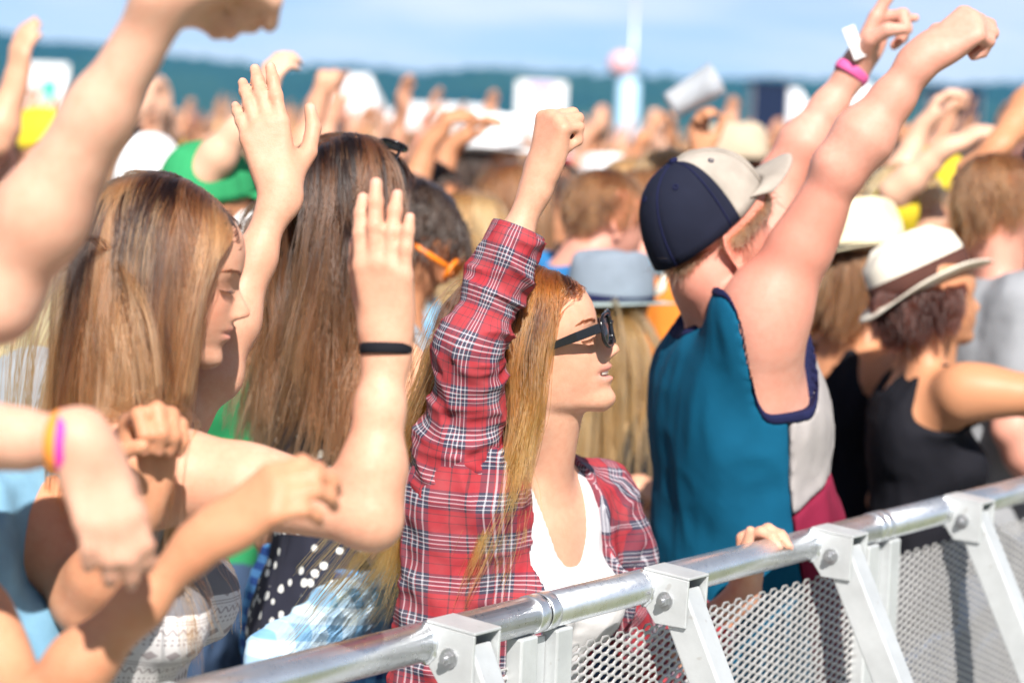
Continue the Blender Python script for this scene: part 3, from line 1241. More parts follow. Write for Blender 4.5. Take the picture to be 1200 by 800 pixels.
def build_mesh_panel():
    """expanded-metal sheet 0.93 m wide, local x along, y normal, z up from 0"""
    a, b, ux = 0.0185, 0.0130, 0.0062
    tx = a - ux
    W, Hh = 0.935, 0.98
    nx, nz = int(W / a), int(Hh / b)
    tile = [(tx, 0), (ux, b / 2), (-ux, b / 2), (-tx, 0), (-ux, -b / 2), (ux, -b / 2)]
    hole = [(x * 0.80, z * 0.70) for x, z in tile]
    V_, F_ = [], []
    th = 0.0009
    base = np.zeros((24, 3))
    for i in range(6):
        tilt = 0.0016 if hole[i][1] > 0 else (-0.0016 if hole[i][1] < 0 else 0)
        base[i] = (tile[i][0], th, tile[i][1])
        base[6 + i] = (hole[i][0], th + tilt, hole[i][1])
        base[12 + i] = (hole[i][0], -th + tilt, hole[i][1])
        base[18 + i] = (tile[i][0], -th, tile[i][1])
    fq = []
    for i in range(6):
        j = (i + 1) % 6
        for r in (0, 6, 12):
            fq.append((r + i, r + j, r + 6 + j, r + 6 + i))
    fq = np.array(fq)
    cs = np.array([(i * a + 0.012, 0, j * b + (i % 2) * b / 2) for i in range(nx) for j in range(nz)])
    vs = (cs[:, None, :] + base[None]).reshape(-1, 3)
    fs = (np.arange(len(cs))[:, None, None] * 24 + fq[None]).reshape(-1, 4)
    return raw_mesh('mesh_panel', vs, fs, False)


def build_barrier():
    L_, H_ = 0.998, H_TUBE
    names = ['crowd barrier section under the denim-clad person beside the frame', 'barrier section holding back the two girls with raised arms',
             'barrier section in front of the man in the teal tank top', 'barrier section in front of the woman in the black tank top', 'last barrier section beyond the woman in the black tank top']
    labels = ['aluminium crowd barrier section below the person in the denim vest',
              'aluminium crowd barrier section between the girl in the patterned top and the plaid shirt',
              'aluminium crowd barrier section with a hand on its rail, before the teal tank top',
              'aluminium crowd barrier section before the woman in the black tank top',
              'aluminium crowd barrier section past the woman in the black tank top']
    tb = MB()
    tb.tube([V(0.001, 0, H_), V(L_, 0, H_)], 0.0245, 28)
    me_tube = raw_mesh('top_rail', tb.v, tb.f, True)
    me_tube.materials.append(M_TUBE)
    # smooth sides, flat caps
    me_cols = []
    for x in (0.012, L_ - 0.012):
        cl = MB()
        cl.tube([V(x - 0.011, 0, H_), V(x - 0.009, 0, H_), V(x + 0.009, 0, H_), V(x + 0.011, 0, H_)], [0.0247, 0.0262, 0.0262, 0.0247], 28)
        me_c = raw_mesh('collar', cl.v, cl.f, True)
        me_c.materials.append(M_TUBE)
        me_cols.append(me_c)
    me_mesh = build_mesh_panel()
    me_mesh.materials.append(M_MESH)
    Mr = Matrix([[BD[0], BN[0], 0, 0], [BD[1], BN[1], 0, 0], [0, 0, 1, 0], [0, 0, 0, 1]])

    def part(name, mb, mat, parent, bev=0.0, smooth=False):
        me = raw_mesh(name, mb.v, mb.f, smooth)
        o = bpy.data.objects.new(name, me)
        COL.objects.link(o)
        me.materials.append(mat)
        o.parent = parent
        if bev:
            md = o.modifiers.new('bevel', 'BEVEL')
            md.width = bev
            md.segments = 2
            md.limit_method = 'ANGLE'
        return o
    first = None
    tree = []
    for j, lab in zip((-2, -1, 0, 1, 2), labels):
        o0 = bar(0.45 + 2 * j, 0, 0)
        root = bpy.data.objects.new('barrier_section', None)
        COL.objects.link(root)
        root.matrix_world = Matrix.Translation(Vector(o0)) @ Mr
        tag(root, lab, 'barrier', 'barrier sections along the pit')
        if first is None:
            first = root
            for nm, me in (('top_rail', me_tube), ('collar', me_cols[0]), ('collar', me_cols[1]), ('mesh_panel', me_mesh)):
                o = bpy.data.objects.new(nm, me)
                COL.objects.link(o)
                o.parent = root
                if nm == 'mesh_panel':
                    o.location = (0.032, -0.004, 0.15)
                tree.append((o, None))
            for x in (0.040, L_ - 0.040):
                m = MB().box((x, 0.006, (H_ - 0.022) / 2), (0.019, 0.013, (H_ - 0.022) / 2 - 0.002))
                tree.append((part('post', m, M_STEEL, root, 0.003), None))
                sgn = 1 if x < 0.5 else -1
                m = MB().box((x - sgn * 0.030, -0.002, 0.6), (0.0095, 0.0025, 0.55))
                tree.append((part('edge_flange', m, M_STEEL, root, 0.001), None))
            m = MB().box((L_ / 2, -0.002, 0.135), (L_ / 2 - 0.065, 0.014, 0.02))
            tree.append((part('bottom_rail', m, M_STEEL, root, 0.003), None))
            m = MB().box((L_ / 2, -0.42, 0.012), (L_ / 2 - 0.004, 0.45, 0.005))
            tree.append((part('step_plate', m, M_STEEL, root, 0.002), None))
            m = MB().box((L_ / 2, 0.36, 0.012), (L_ / 2 - 0.004, 0.32, 0.005))
            tree.append((part('base_plate', m, M_STEEL, root, 0.002), None))
            for x in (0.275, 0.775):
                # bracket: two tapered cheek plates joined by a back web, welded to the rail
                m = MB()
                for dx in (-0.026, 0.026):
                    t = 0.0022
                    prof = [(0.006, 0.026), (0.082, 0.020), (0.080, -0.047), (0.030, -0.047), (0.010, -0.022)]
                    vs = [(x + dx + s * t, y, H_ + z) for s in (-1, 1) for y, z in prof]
                    n = len(prof)
                    fs = [tuple(range(n)), tuple(range(2 * n - 1, n - 1, -1))] + [(i, n + i, n + (i + 1) % n, (i + 1) % n) for i in range(n)]
                    fs = [f[::-1] for f in fs]
                    m.add(vs, fs)
                m.add([(x + sx * 0.0275, y, z) for sx in (-1, 1) for y, z in ((0.008, H_ + 0.0262), (0.0825, H_ + 0.0203), (0.0825, H_ + 0.0243), (0.008, H_ + 0.0302))],
                      [(0, 1, 2, 3), (7, 6, 5, 4), (0, 4, 5, 1), (1, 5, 6, 2), (2, 6, 7, 3), (3, 7, 4, 0)])
                br = part('bracket', m, M_STEEL, root, 0.0012)
                tree.append((br, None))
                # weld bead round the joint with the rail
                wb = MB()
                pts = [V(x - 0.029, 0.0255 * math.cos(w), H_ + 0.0255 * math.sin(w)) for w in np.linspace(-1.2, 1.35, 14)]
                wb.tube(pts, [0.0035 + 0.0012 * math.sin(i * 2.1) for i in range(14)], 8)
                tree.append((part('weld', wb, M_TUBE, br, 0, True), br))
                # bolt with washer on the outer cheek
                bb = MB()
                bx = x - 0.0285
                bb.tube([V(bx, 0.046, H_ - 0.012), V(bx - 0.0025, 0.046, H_ - 0.012)], 0.0125, 20)
                bb.tube([V(bx - 0.0025, 0.046, H_ - 0.012), V(bx - 0.011, 0.046, H_ - 0.012)], 0.0080, 6)
                bb.tube([V(bx - 0.011, 0.046, H_ - 0.012), V(bx - 0.0155, 0.046, H_ - 0.012)], 0.0045, 12)
                tree.append((part('bolt', bb, M_BOLT, br), br))
                # strut: hollow box section from the bracket down to the pit side
                a = V(x, 0.050, H_ - 0.004)
                b = V(x, 0.640, 0.022)
                ax = nrm(b - a)
                sd = V(1, 0, 0)
                up = np.cross(sd, ax)
                m = MB().box((a + b) / 2, (0.0215, 0.024, np.linalg.norm(b - a) / 2), np.stack([sd, up, ax], 1))
                tree.append((part('strut', m, M_STEEL, root, 0.0035), None))
        else:
            mp = {}
            for o, p in tree:
                c = o.copy()
                COL.objects.link(c)
                c.parent = mp[p] if p is not None else root
                mp[o] = c


build_barrier()
# ------------------------------------------------------------------ people at the barrier
SK_FAIR = skin_mat('skin_fair', (0.60, 0.325, 0.225))
SK_TAN = skin_mat('skin_tan', (0.545, 0.265, 0.155))
SK_PINK = skin_mat('skin_sunburnt', (0.60, 0.31, 0.24), red=0.4)
SK_PALE = skin_mat('skin_pale', (0.63, 0.365, 0.27))
M_JEANS = cloth_mat('jeans_denim', (0.045, 0.075, 0.14), weave=700)
M_DARK = cloth_mat('dark_trousers', (0.02, 0.022, 0.03))
M_SHOE = mat_plain('shoe_canvas', (0.25, 0.24, 0.23), 0.8)
M_BLACKBAND = cloth_mat('black_elastic', (0.012, 0.012, 0.016), weave=1500)


def mend(me):
    """close pin holes left between sampling blocks"""
    e = np.zeros(len(me.loops), np.int32)
    me.loops.foreach_get('edge_index', e)
    n1 = np.bincount(e, minlength=len(me.edges)) == 1
    if not n1.any():
        return
    bm = bmesh.new()
    bm.from_mesh(me)
    bm.edges.ensure_lookup_table()
    r = bmesh.ops.holes_fill(bm, edges=[bm.edges[i] for i in np.nonzero(n1)[0]], sides=16)
    for f in r['faces']:
        f.smooth = True
    bm.to_mesh(me)
    bm.free()


def body_mesh(root, F, vs, mat, heads=(), tips=(), red=(), zmin=None, name='body', relax=1):
    lo = None if zmin is None else V(-99, -99, zmin)
    v, q = polygonise(F, vs, lo=lo, relax=relax, clean=True)
    me = raw_mesh(name, v, q)
    mend(me)
    tint = np.zeros((len(v), 4), np.float32)
    tint[:, 3] = 1
    for ho, hM, s, opt in heads:
        w = ((v - ho) @ hM) * (1000 / s)
        z = w[:, 2] + 85
        ay = np.abs(w[:, 1])
        ms = 1 + 0.3 * opt.get('smile', 0)
        mz = z - 5 * opt.get('smile', 0) * np.minimum(ay / 26, 1) ** 2
        mo = opt.get('mouth', 0)
        lip = np.exp(-((mz - 49 + mo) / (8.0 + 3 * mo)) ** 6) * np.exp(-(ay / (23 * ms)) ** 6) * (w[:, 0] > 70)
        tint[:, 0] = np.maximum(tint[:, 0], lip * opt.get('lip', 0.75))
        blush = np.exp(-((w[:, 0] - 70) / 30) ** 2 - ((z - 80) / 26) ** 2 - ((ay - 42) / 22) ** 2)
        nose = np.exp(-((w[:, 0] - 112) / 14) ** 2 - ((z - 76) / 12) ** 2)
        ear = np.exp(-((w[:, 0] + 6) / 22) ** 2 - ((z - 88) / 32) ** 2) * (ay > 68)
        tint[:, 2] = np.maximum(tint[:, 2], np.maximum(np.maximum(blush, nose * 0.8), ear) + opt.get('red', 0) * np.exp(-((w[:, 2]) / 130) ** 4))
    for p, out, d in tips:
        r = v - p
        near = np.exp(-((r ** 2).sum(1)) / 0.0052 ** 2)
        tint[:, 1] = np.maximum(tint[:, 1], near * ((r @ out) > -0.003))
    for p, rad, amt in red:
        tint[:, 2] = np.maximum(tint[:, 2], amt * np.exp(-((v - p) ** 2).sum(1) / rad ** 2))
    set_color(me, 'tint', tint)
    o = obj(name, me, mat, root)
    return o


def sub_field(build):
    F = Field()
    build(F)
    return F


def torso_coords(P, N, Mt, g=1.0):
    q = (P - np.asarray(N, np.float32)) @ np.asarray(Mt, np.float32) / g
    return q[..., 0], q[..., 1], q[..., 2]


def garment(root, name, F, off, cut, mat, vs, wrinkle=None, uvfn=None, lo=None, relax=1):
    def post(P, D):
        d = D - off
        if wrinkle is not None:
            d = d - wrinkle(P)
        return smax(d, cut(P), 0.002)
    F.post(post)
    F.margin = 0.03 + off
    v, q = polygonise(F, vs, pad=off + 0.02, lo=lo, relax=relax, clean=True)
    me = raw_mesh(name, v, q)
    if uvfn is not None:
        u, w, per = uvfn(v)
        set_uv(me, u, w, per, q)
    mend(me)
    return obj(name, me, mat, root)


def tank_cut(N, Mt, g=1.0, neck=0.115, back=0.05, strap=(0.052, 0.088), arm=0.125, hem=-0.62, a0=0.0, aw=0.10):
    def cut(P):
        a, b, c = torso_coords(P, N, Mt, g)
        ab = np.abs(b)
        deep = np.where(a > 0, neck, back)
        nk = -deep + deep * 1.05 * np.clip(ab / strap[0], 0, 1.6) ** 3
        ah = 0.06 - arm * 1.5 * np.clip((ab - strap[1]) / 0.05, 0, 1) ** 0.8 * np.exp(-(np.abs(a - a0) / aw) ** 6)
        lim = np.minimum(nk, ah)
        d = np.maximum((c - lim) * 0.6, hem - c)
        return (d * g).astype(np.float32)
    return cut


# ---- the girl with long brown hair, both hands up ------------------------------------
def girl_patterned():
    rng = np.random.default_rng(11)
    s = 0.985
    ho = px(183, 340, 2.60)
    hM = head_frame(9, -8, 0)
    N = px(150, 508, 2.64)
    Mt = frame(-8, 3, 0)
    SR = px(160, 548, 2.475)
    ER = px(432, 602, 2.43)
    WR = px(453, 402, 2.44)
    SL = px(185, 500, 2.80)
    EL = px(250, 436, 2.80)
    WL = px(329, 222, 2.84)
    root = empty('person', (N[0], N[1], 0), 'girl with straight brown hair in a patterned top, both arms raised, black wrist band', 'person', 'people at the barrier')
    F = Field()
    tips, joints = [], []
    torso_prims(F, N, Mt, 0.97)
    shoulder_prims(F, N, Mt, SL, SR, 0.94)
    neck_prims(F, N, Mt, ho, hM, s)
    F.u(head_fn(ho, hM, s), 0.012)
    add_arm(F, SR, ER, WR, 0.82, gu=0.96)
    add_hand(F, WR, nrm(px(446, 217, 2.41) - WR), V(0.25, 0.95, 0.1), True, 0.182, fingers=dict(index=(14, 12, 8), middle=(6, 8, 6), ring=(10, 14, 8), pinky=(4, 10, 8)), splay=4.0,
             thumb=((0.80, 0.45, 0.45), (0.9, 0.25, 0.35), (0.95, 0.1, 0.25)), info=tips, joints=joints)
    add_arm(F, SL, EL, WL, 0.80)
    add_hand(F, WL, nrm(px(292, 90, 2.86) - WL), V(-0.15, 0.95, 0.15), False, 0.180, fingers=dict(index=(2, 6, 4), middle=(12, 10, 8), ring=(14, 14, 8), pinky=(18, 16, 10)), splay=3.5,
             thumb=((0.62, 0.70, 0.20), (0.86, 0.42, 0.15), (0.97, 0.1, 0.1)), info=tips, joints=joints)
    b = body_mesh(root, F, 0.0031, SK_FAIR, [(ho, hM, s, dict(lip=0.55))], tips, red=[(ER, 0.05, 0.4)] + joints, zmin=1.05)
    # patterned top
    T = sub_field(lambda f: (torso_prims(f, N, Mt, 0.97), shoulder_prims(f, N, Mt, SL, SR, 0.94)))
    wr = lambda P: 0.0035 * vnoise(P * np.array([30, 30, 12])) + 0.0022 * vnoise(P * np.array([70, 70, 26]) + 4)

    def uvt(v):
        a, bb, c = torso_coords(v, N, Mt)
        return c, np.arctan2(bb, a) * 0.12, 2 * math.pi * 0.12
    garment(root, 'top', T, 0.006, tank_cut(N, Mt, 0.97, neck=0.10, back=0.12, arm=0.115, hem=-0.58), M_PATTERN, 0.0052, wr, uvt, lo=V(-99, -99, 0.7))
    pel = N - Mt[:, 2] * 0.52
    legs(root, V(pel[0], pel[1], pel[2] - 0.03), Mt, M_JEANS, M_SHOE)
    # hair
    HF = Field()
    torso_prims(HF, N, Mt, 0.98)
    shoulder_prims(HF, N, Mt, SL, SR, 0.98)
    add_arm(HF, SR, ER, WR, 1.02, parts=('upper',))
    HF.u(head_fn(ho, hM, s * 1.01, ears=False), 0.01)
    neck_prims(HF, N, Mt, ho, hM, s)
    st, col = grow_hair(rng, ho, hM, s, HF, 13000, 0.44, 20, part=-6.0, lift=0.007, hairline=14, wind=V(-0.05, 0.0, 0), clump=80, contrast=0.85, back=0.40, len_var=0.30, stiff=0.66, wave=0.08, face_x=52.0)
    hair_object('hair', st, 0.00034, M_HAIR_BROWN, root, col)
    hair_cap(root, ho, hM, s, M_SCALP_BROWN, 0.0008, name='hair_roots', vs=0.005, rough=0.001, up=28)
    eyelashes(root, ho, hM, s, -1, M_LASH, brow=True)
    # elastic band on the near wrist
    ring_band(root, 'wrist_band', WR + (ER - WR) * 0.035, nrm(ER - WR), V(0.25, 0.95, 0.1), 0.0275, 0.0262, 0.0040, M_BLACKBAND, tilt=0.08)
    return root


def ring_band(root, name, c, ax, nrmal, ra, rb, r, mat, tilt=0.0, flat=1.6):
    ax = nrm(ax)
    n = nrm(nrmal - ax * np.dot(nrmal, ax))
    t = np.cross(ax, n)
    ax2 = nrm(ax + t * tilt)
    t2 = nrm(t - ax2 * np.dot(t, ax2))
    pts = [c + t2 * ra * math.cos(w) + n * rb * math.sin(w) for w in np.linspace(0, 2 * math.pi, 48, endpoint=False)]
    vs, fs = [], []
    m = 10
    for i, p in enumerate(pts):
        rad = nrm(p - c)
        for k in range(m):
            w = 2 * math.pi * k / m
            vs.append(p + rad * r * 0.55 * math.cos(w) + ax2 * r * flat * math.sin(w))
    for i in range(48):
        for k in range(m):
            fs.append((i * m + k, ((i + 1) % 48) * m + k, ((i + 1) % 48) * m + (k + 1) % m, i * m + (k + 1) % m))
    return obj(name, raw_mesh(name, vs, np.array(fs)), mat, root)


def on_face(ho, hM, s, y, z, lift=0.5):
    """points on the front of the face from head-local y, z in mm (arrays)"""
    hf = head_fn(ho, hM, s, ears=False)
    y, z = np.atleast_1d(y).astype(float), np.atleast_1d(z).astype(float)
    lo, hi = np.full(len(y), 20.0), np.full(len(y), 125.0)
    for _ in range(16):
        m = (lo + hi) / 2
        p = ho + (np.stack([m, y, z - 85], -1) / 1000 * s) @ hM.T
        ins = hf(p.astype(np.float32)) < 0
        lo, hi = np.where(ins, m, lo), np.where(ins, hi, m)
    return ho + (np.stack([lo + lift, y, z - 85], -1) / 1000 * s) @ hM.T


def eyelashes(root, ho, hM, s, side, mat, brow=True, male=False):
    """lash line and brow made of short hairs on one side (side -1 = right)"""
    rng = np.random.default_rng(3)
    i = np.arange(46) / 45
    p = on_face(ho, hM, s, side * (20 + 24 * i), 101.0 - 1.5 * np.sin(math.pi * i))
    d = np.stack([0.9 + 0 * i, side * (0.1 + 0.5 * i), -0.35 + 0 * i], -1) @ hM.T
    ln = (0.0075 * (0.7 + 0.4 * rng.uniform(size=46)))[:, None]
    st = np.stack([p, p + d * ln * 0.5, p + d * ln + hM[:, 2] * 0.0015], 1)
    hair_object('eyelashes', st, 0.0003, mat, root, np.full(len(st), 0.5))
    if brow:
        t = rng.uniform(size=170)
        y = side * (15 + 33 * t)
        z = 120 + 5 * np.sin(t * 2.2) + rng.normal(size=170) * 1.3 * (1 - 0.5 * t)
        p = on_face(ho, hM, s, y, z, lift=0.2)
        q = on_face(ho, hM, s, y + side * 6, z + 1.5 - 3 * t, lift=0.6)
        st = np.stack([p, (p + q) / 2 + hM[:, 0] * 0.0004, q], 1)
        hair_object('eyebrow', st, 0.00022, M_BROW, root, np.full(len(st), 0.5))


def pattern_mat():
    """white knit with bands of grey geometric ornament, plain grey yoke above"""
    k = NT('patterned_knit')
    uv = k.n('UVMap', uv_map='uv')
    sp = k.n('SeparateXYZ')
    k.l(uv.outputs[0], sp.inputs[0])
    U, W = sp.outputs[0], sp.outputs[1]
    fr = lambda x, p: k.math('FRACT', k.math('MULTIPLY', x, 1 / p))
    tri = lambda x, p: k.math('ABSOLUTE', k.math('SUBTRACT', k.math('MULTIPLY', fr(x, p), 2.0), 1.0))
    band = fr(U, 0.052)
    # zig-zag band, lines band, diamonds band
    zig = k.math('LESS_THAN', k.math('ABSOLUTE', k.math('SUBTRACT', fr(U, 0.0087), tri(W, 0.010))), 0.22)
    dia = k.math('LESS_THAN', k.math('ADD', tri(U, 0.0173), tri(W, 0.021)), 0.75)
    dots = k.math('LESS_THAN', k.math('ADD', tri(U, 0.006), tri(W, 0.006)), 0.6)
    lines = k.math('LESS_THAN', fr(U, 0.0035), 0.35)
    s1 = k.math('MULTIPLY', zig, k.math('LESS_THAN', band, 0.167))
    s2 = k.math('MULTIPLY', lines, k.math('MULTIPLY', k.math('GREATER_THAN', band, 0.20), k.math('LESS_THAN', band, 0.33)))
    s3 = k.math('MULTIPLY', dia, k.math('MULTIPLY', k.math('GREATER_THAN', band, 0.36), k.math('LESS_THAN', band, 0.69)))
    s4 = k.math('MULTIPLY', dots, k.math('MULTIPLY', k.math('GREATER_THAN', band, 0.74), k.math('LESS_THAN', band, 0.96)))
    m = k.math('MAXIMUM', k.math('MAXIMUM', s1, s2), k.math('MAXIMUM', s3, s4))
    c = k.mix(k.math('MULTIPLY', m, 0.8), (0.62, 0.60, 0.60), (0.25, 0.21, 0.22))
    yoke = k.math('GREATER_THAN', U, -0.185)
    c = k.mix(yoke, c, (0.17, 0.165, 0.18))
    k.l(c, k.b.inputs['Base Color'])
    k.set(Roughness=0.85)
    k.b.inputs['Specular IOR Level'].default_value = 0.2
    k.bump(k.math('ADD', k.noise(800, 2), m), 0.5, 0.001)
    return k.m


M_PATTERN = pattern_mat()
M_HAIR_BROWN = hair_mat('hair_brown_highlights', (0.010, 0.0035, 0.0018), (0.32, 0.110, 0.040), (0.40, 0.14, 0.042))
M_HAIR_GOLD = hair_mat('hair_golden_brown', (0.030, 0.008, 0.0018), (0.27, 0.070, 0.014), (0.64, 0.225, 0.034))
M_SCALP_BROWN = hairsolid_mat('scalp_brown', (0.05, 0.026, 0.014))
M_SCALP_GOLD = hairsolid_mat('scalp_golden', (0.12, 0.06, 0.025))
M_LASH = hair_mat('lash_dark', (0.01, 0.006, 0.004), (0.03, 0.015, 0.01), (0.02, 0.01, 0.006))
M_BROW = hair_mat('brow_brown', (0.06, 0.025, 0.012), (0.14, 0.06, 0.03), (0.12, 0.05, 0.025))
M_PLAID = plaid_mat('plaid_flannel')
M_WHITE = cloth_mat('white_jersey', (0.62, 0.61, 0.615), weave=1200, var=0.03)
M_BLACKPLASTIC = mat_plain('black_acetate', (0.008, 0.008, 0.010), 0.18, var=0.0)
M_LENS = mat_plain('dark_lens', (0.012, 0.013, 0.018), 0.06, var=0.0, spec=0.8)
M_TEETH = mat_plain('tooth_enamel', (0.78, 0.74, 0.66), 0.3, var=0.03)
M_BUTTON = mat_plain('dark_button', (0.02, 0.015, 0.02), 0.3)


def sunglasses(root, ho, hM, s):
    P = lambda x, y, z: ho + hM @ (np.array([x, y, z - 85.0]) / 1000 * s)
    g = empty_part('sunglasses', root)
    fr = MB()
    for sd in (-1, 1):
        ring = []
        for w in np.linspace(0, 2 * math.pi, 28, endpoint=False):
            yy = sd * (34 + 25 * math.copysign(abs(math.cos(w)) ** 0.72, math.cos(w)))
            zz = 104 + 20 * math.copysign(abs(math.sin(w)) ** 0.75, math.sin(w)) + (2 if math.sin(w) > 0 else 0)
            xx = 111 - ((abs(yy) - 10) / 50) ** 2 * 9 + (zz - 104) * 0.10
            ring.append(P(xx, yy, zz))
        fr.tube(ring, 0.0027 * s, 8, closed=True)
    fr.tube([P(113, -11, 110), P(115, 0, 112), P(113, 11, 110)], 0.0022 * s, 8)
    f = fr.build('frame', M_BLACKPLASTIC, g, smooth=True)
    for sd in (-1, 1):
        ln = MB()
        vs = []
        for w in np.linspace(0, 2 * math.pi, 28, endpoint=False):
            yy = sd * (34 + 24 * math.copysign(abs(math.cos(w)) ** 0.72, math.cos(w)))
            zz = 104 + 19 * math.copysign(abs(math.sin(w)) ** 0.75, math.sin(w)) + (2 if math.sin(w) > 0 else 0)
            xx = 110.6 - ((abs(yy) - 10) / 50) ** 2 * 9 + (zz - 104) * 0.10
            vs.append((xx, yy, zz))
        pts = [P(*v) for v in vs] + [P(v[0] - 1.4, v[1], v[2]) for v in vs]
        pts += [P(109.5, sd * 34, 104), P(108, sd * 34, 104)]
        fs = []
        for i in range(28):
            j = (i + 1) % 28
            fs += [(i, j, 28 + j, 28 + i), (i, 56, j), (28 + j, 57, 28 + i)]
        ln.add(pts, fs)
        ln.build('lens', M_LENS, g, smooth=True)
        tm = MB()
        pts = [P(102, sd * 61, 112), P(96, sd * 69, 112), P(70, sd * 73, 110), P(30, sd * 75, 107), P(0, sd * 76, 104), P(-14, sd * 75, 96)]
        vs, fs = [], []
        for i, p in enumerate(pts):
            h = (0.0062 if i < 3 else 0.0045) * s
            for a, b in ((1, 1), (1, -1), (-1, -1), (-1, 1)):
                vs.append(p + hM[:, 2] * h * a + hM[:, 1] * 0.0018 * s * b)
        for i in range(len(pts) - 1):
            for k in range(4):
                fs.append((i * 4 + k, i * 4 + (k + 1) % 4, i * 4 + 4 + (k + 1) % 4, i * 4 + 4 + k))
        fs += [(0, 3, 2, 1), tuple(len(pts) * 4 - 4 + k for k in range(4))]
        tm.add(vs, fs)
        tm.build('temple_arm', M_BLACKPLASTIC, g, bevel=0.001)
    return g


def empty_part(name, root):
    o = bpy.data.objects.new(name, None)
    o.empty_display_size = 0.05
    COL.objects.link(o)
    o.parent = root
    return o


# ---- the girl in the red plaid shirt with sunglasses ------------------------------------
UP_ = V(0, 0, 1)


def girl_plaid():
    rng = np.random.default_rng(23)
    s = 1.08
    ho = px(627, 428, 3.19)
    hM = head_frame(-5, 19, 0)
    N = px(622, 550, 3.27)
    Mt = frame(-38, 2, 0)
    SR = px(543, 568, 3.13)
    ER = px(553, 405, 3.045)
    WR = px(632, 209, 3.06)
    SL = px(694, 590, 3.42)
    EL = px(770, 800, 3.52)
    wl_c = bar(2 * (3.44 - 2.71) / 0.82, 0, H_TUBE)
    WL = bar(1.73, -0.046, H_TUBE - 0.064)
    root = empty('person', (N[0], N[1], 0), 'girl in a red plaid shirt and black sunglasses, her right fist raised', 'person', 'people at the barrier')
    F = Field()
    tips, joints = [], []
    torso_prims(F, N, Mt, 0.96)
    shoulder_prims(F, N, Mt, SL, SR, 0.93)
    neck_prims(F, N, Mt, ho, hM, s)
    opt = dict(mouth=0.8, smile=0.8, lip=0.7)
    F.u(head_fn(ho, hM, s, mouth=0.8, smile=0.8), 0.012)
    add_arm(F, SR, ER, WR, 0.76)
    add_hand(F, WR, nrm(V(0.22, 0.0, 0.97)), V(0.75, 0.62, 0.0), True, 0.176, curl=(72, 92, 58), splay=1.0,
             thumb=((0.6, 0.6, 0.5), (0.75, 0.1, 0.75), (0.3, -0.75, 0.65)), info=tips, joints=joints)
    add_arm(F, SL, EL, WL, 0.92)
    add_hand(F, WL, nrm(UP_ + BD * 0.12), BN, False, 0.172, curl=(66, 40, 30), splay=2.0, info=tips, joints=joints)
    body_mesh(root, F, 0.0033, SK_FAIR, [(ho, hM, s, opt)], tips, zmin=0.92, red=joints)
    # teeth
    P = lambda x, y, z: ho + hM @ (np.array([x, y, z - 85.0]) / 1000 * s)
    t = MB()
    ys = np.linspace(-19, 19, 15)
    vs, fs = [], []
    for y in ys:
        x = 90.5 - (abs(y) / 19) ** 2 * 7
        z0 = 47.5 + 3.2 * (abs(y) / 26) ** 2
        for xx, zz in ((x, z0), (x + 0.6, z0 + 4), (x - 1, z0 + 9), (x - 5, z0 + 9), (x - 5, z0)):
            vs.append(P(xx, y, zz))
    for i in range(len(ys) - 1):
        for k in range(5):
            fs.append((i * 5 + k, i * 5 + (k + 1) % 5, i * 5 + 5 + (k + 1) % 5, i * 5 + 5 + k))
    t.add(vs, fs)
    t.build('teeth', M_TEETH, root, smooth=True)
    sunglasses(root, ho, hM, s)
    eyelashes(root, ho, hM, s, -1, M_LASH)
    # white tank top
    tp = lambda f: (torso_prims(f, N, Mt, 0.96), shoulder_prims(f, N, Mt, SL, SR, 0.93))
    wr = lambda P: 0.0025 * vnoise(P * np.array([34, 34, 16])) + 0.0012 * vnoise(P * 90)
    garment(root, 'tank_top', sub_field(tp), 0.004, tank_cut(N, Mt, 0.96, neck=0.135, back=0.08, strap=(0.066, 0.092), hem=-0.58), M_WHITE, 0.0045, wr, lo=V(-99, -99, 0.8))
    # open plaid shirt: body
    def shirt_wr(P):
        q = P @ np.array([[0.9, 0.2, 0.1], [-0.3, 0.9, 0.2], [0.1, -0.2, 0.95]], np.float32).T
        r1 = vnoise(q * np.array([24, 24, 9]))
        r2 = vnoise(q * np.array([14, 16, 30]) + 7)
        return 0.009 * (1 - np.abs(r1)) ** 3 + 0.005 * (1 - np.abs(r2)) ** 3 + 0.0015 * vnoise(P * 80)

    def shirt_cut(P):
        a, b, c = torso_coords(P, N, Mt, 0.96)
        lf = 0.090 + 0.030 * np.clip((-c - 0.05) / 0.25, 0, 1)
        rt = -0.085 - 0.030 * np.clip((-c) / 0.3, 0, 1)
        inside = np.minimum(lf - b, b - rt)                     # > 0 within the opening
        op = np.minimum(inside, (a + 0.015) * 1.0)
        neckc = (c - (-0.012 + 0.03 * np.clip(-a / 0.08, -1, 1)) - np.clip(np.abs(b) - 0.05, 0, 1) * 0.9)
        d = np.maximum(np.maximum(op, neckc * 0.8), -0.62 - c)
        return d.astype(np.float32)

    def uvb(v):
        a, b, c = torso_coords(v, N, Mt)
        return c + 0.02 * b - 0.8 * np.maximum(b, 0) * np.clip((c + 0.09) / 0.07, 0, 1), np.arctan2(b, a) * 0.125, 2 * math.pi * 0.125
    G = sub_field(tp)
    G.u(p_cone(SL, SL + (EL - SL) * 0.3, 0.052, 0.048), 0.03)
    G.u(p_cone(SR, SR + (ER - SR) * 0.15, 0.054, 0.050), 0.04)
    G.u(p_cone(SR + V(-0.012, 0, -0.05), SR + V(-0.025, 0.03, -0.42), 0.050, 0.062), 0.05)
    garment(root, 'shirt', G, 0.013, shirt_cut, M_PLAID, 0.0054, shirt_wr, uvb, lo=V(-99, -99, 0.72))
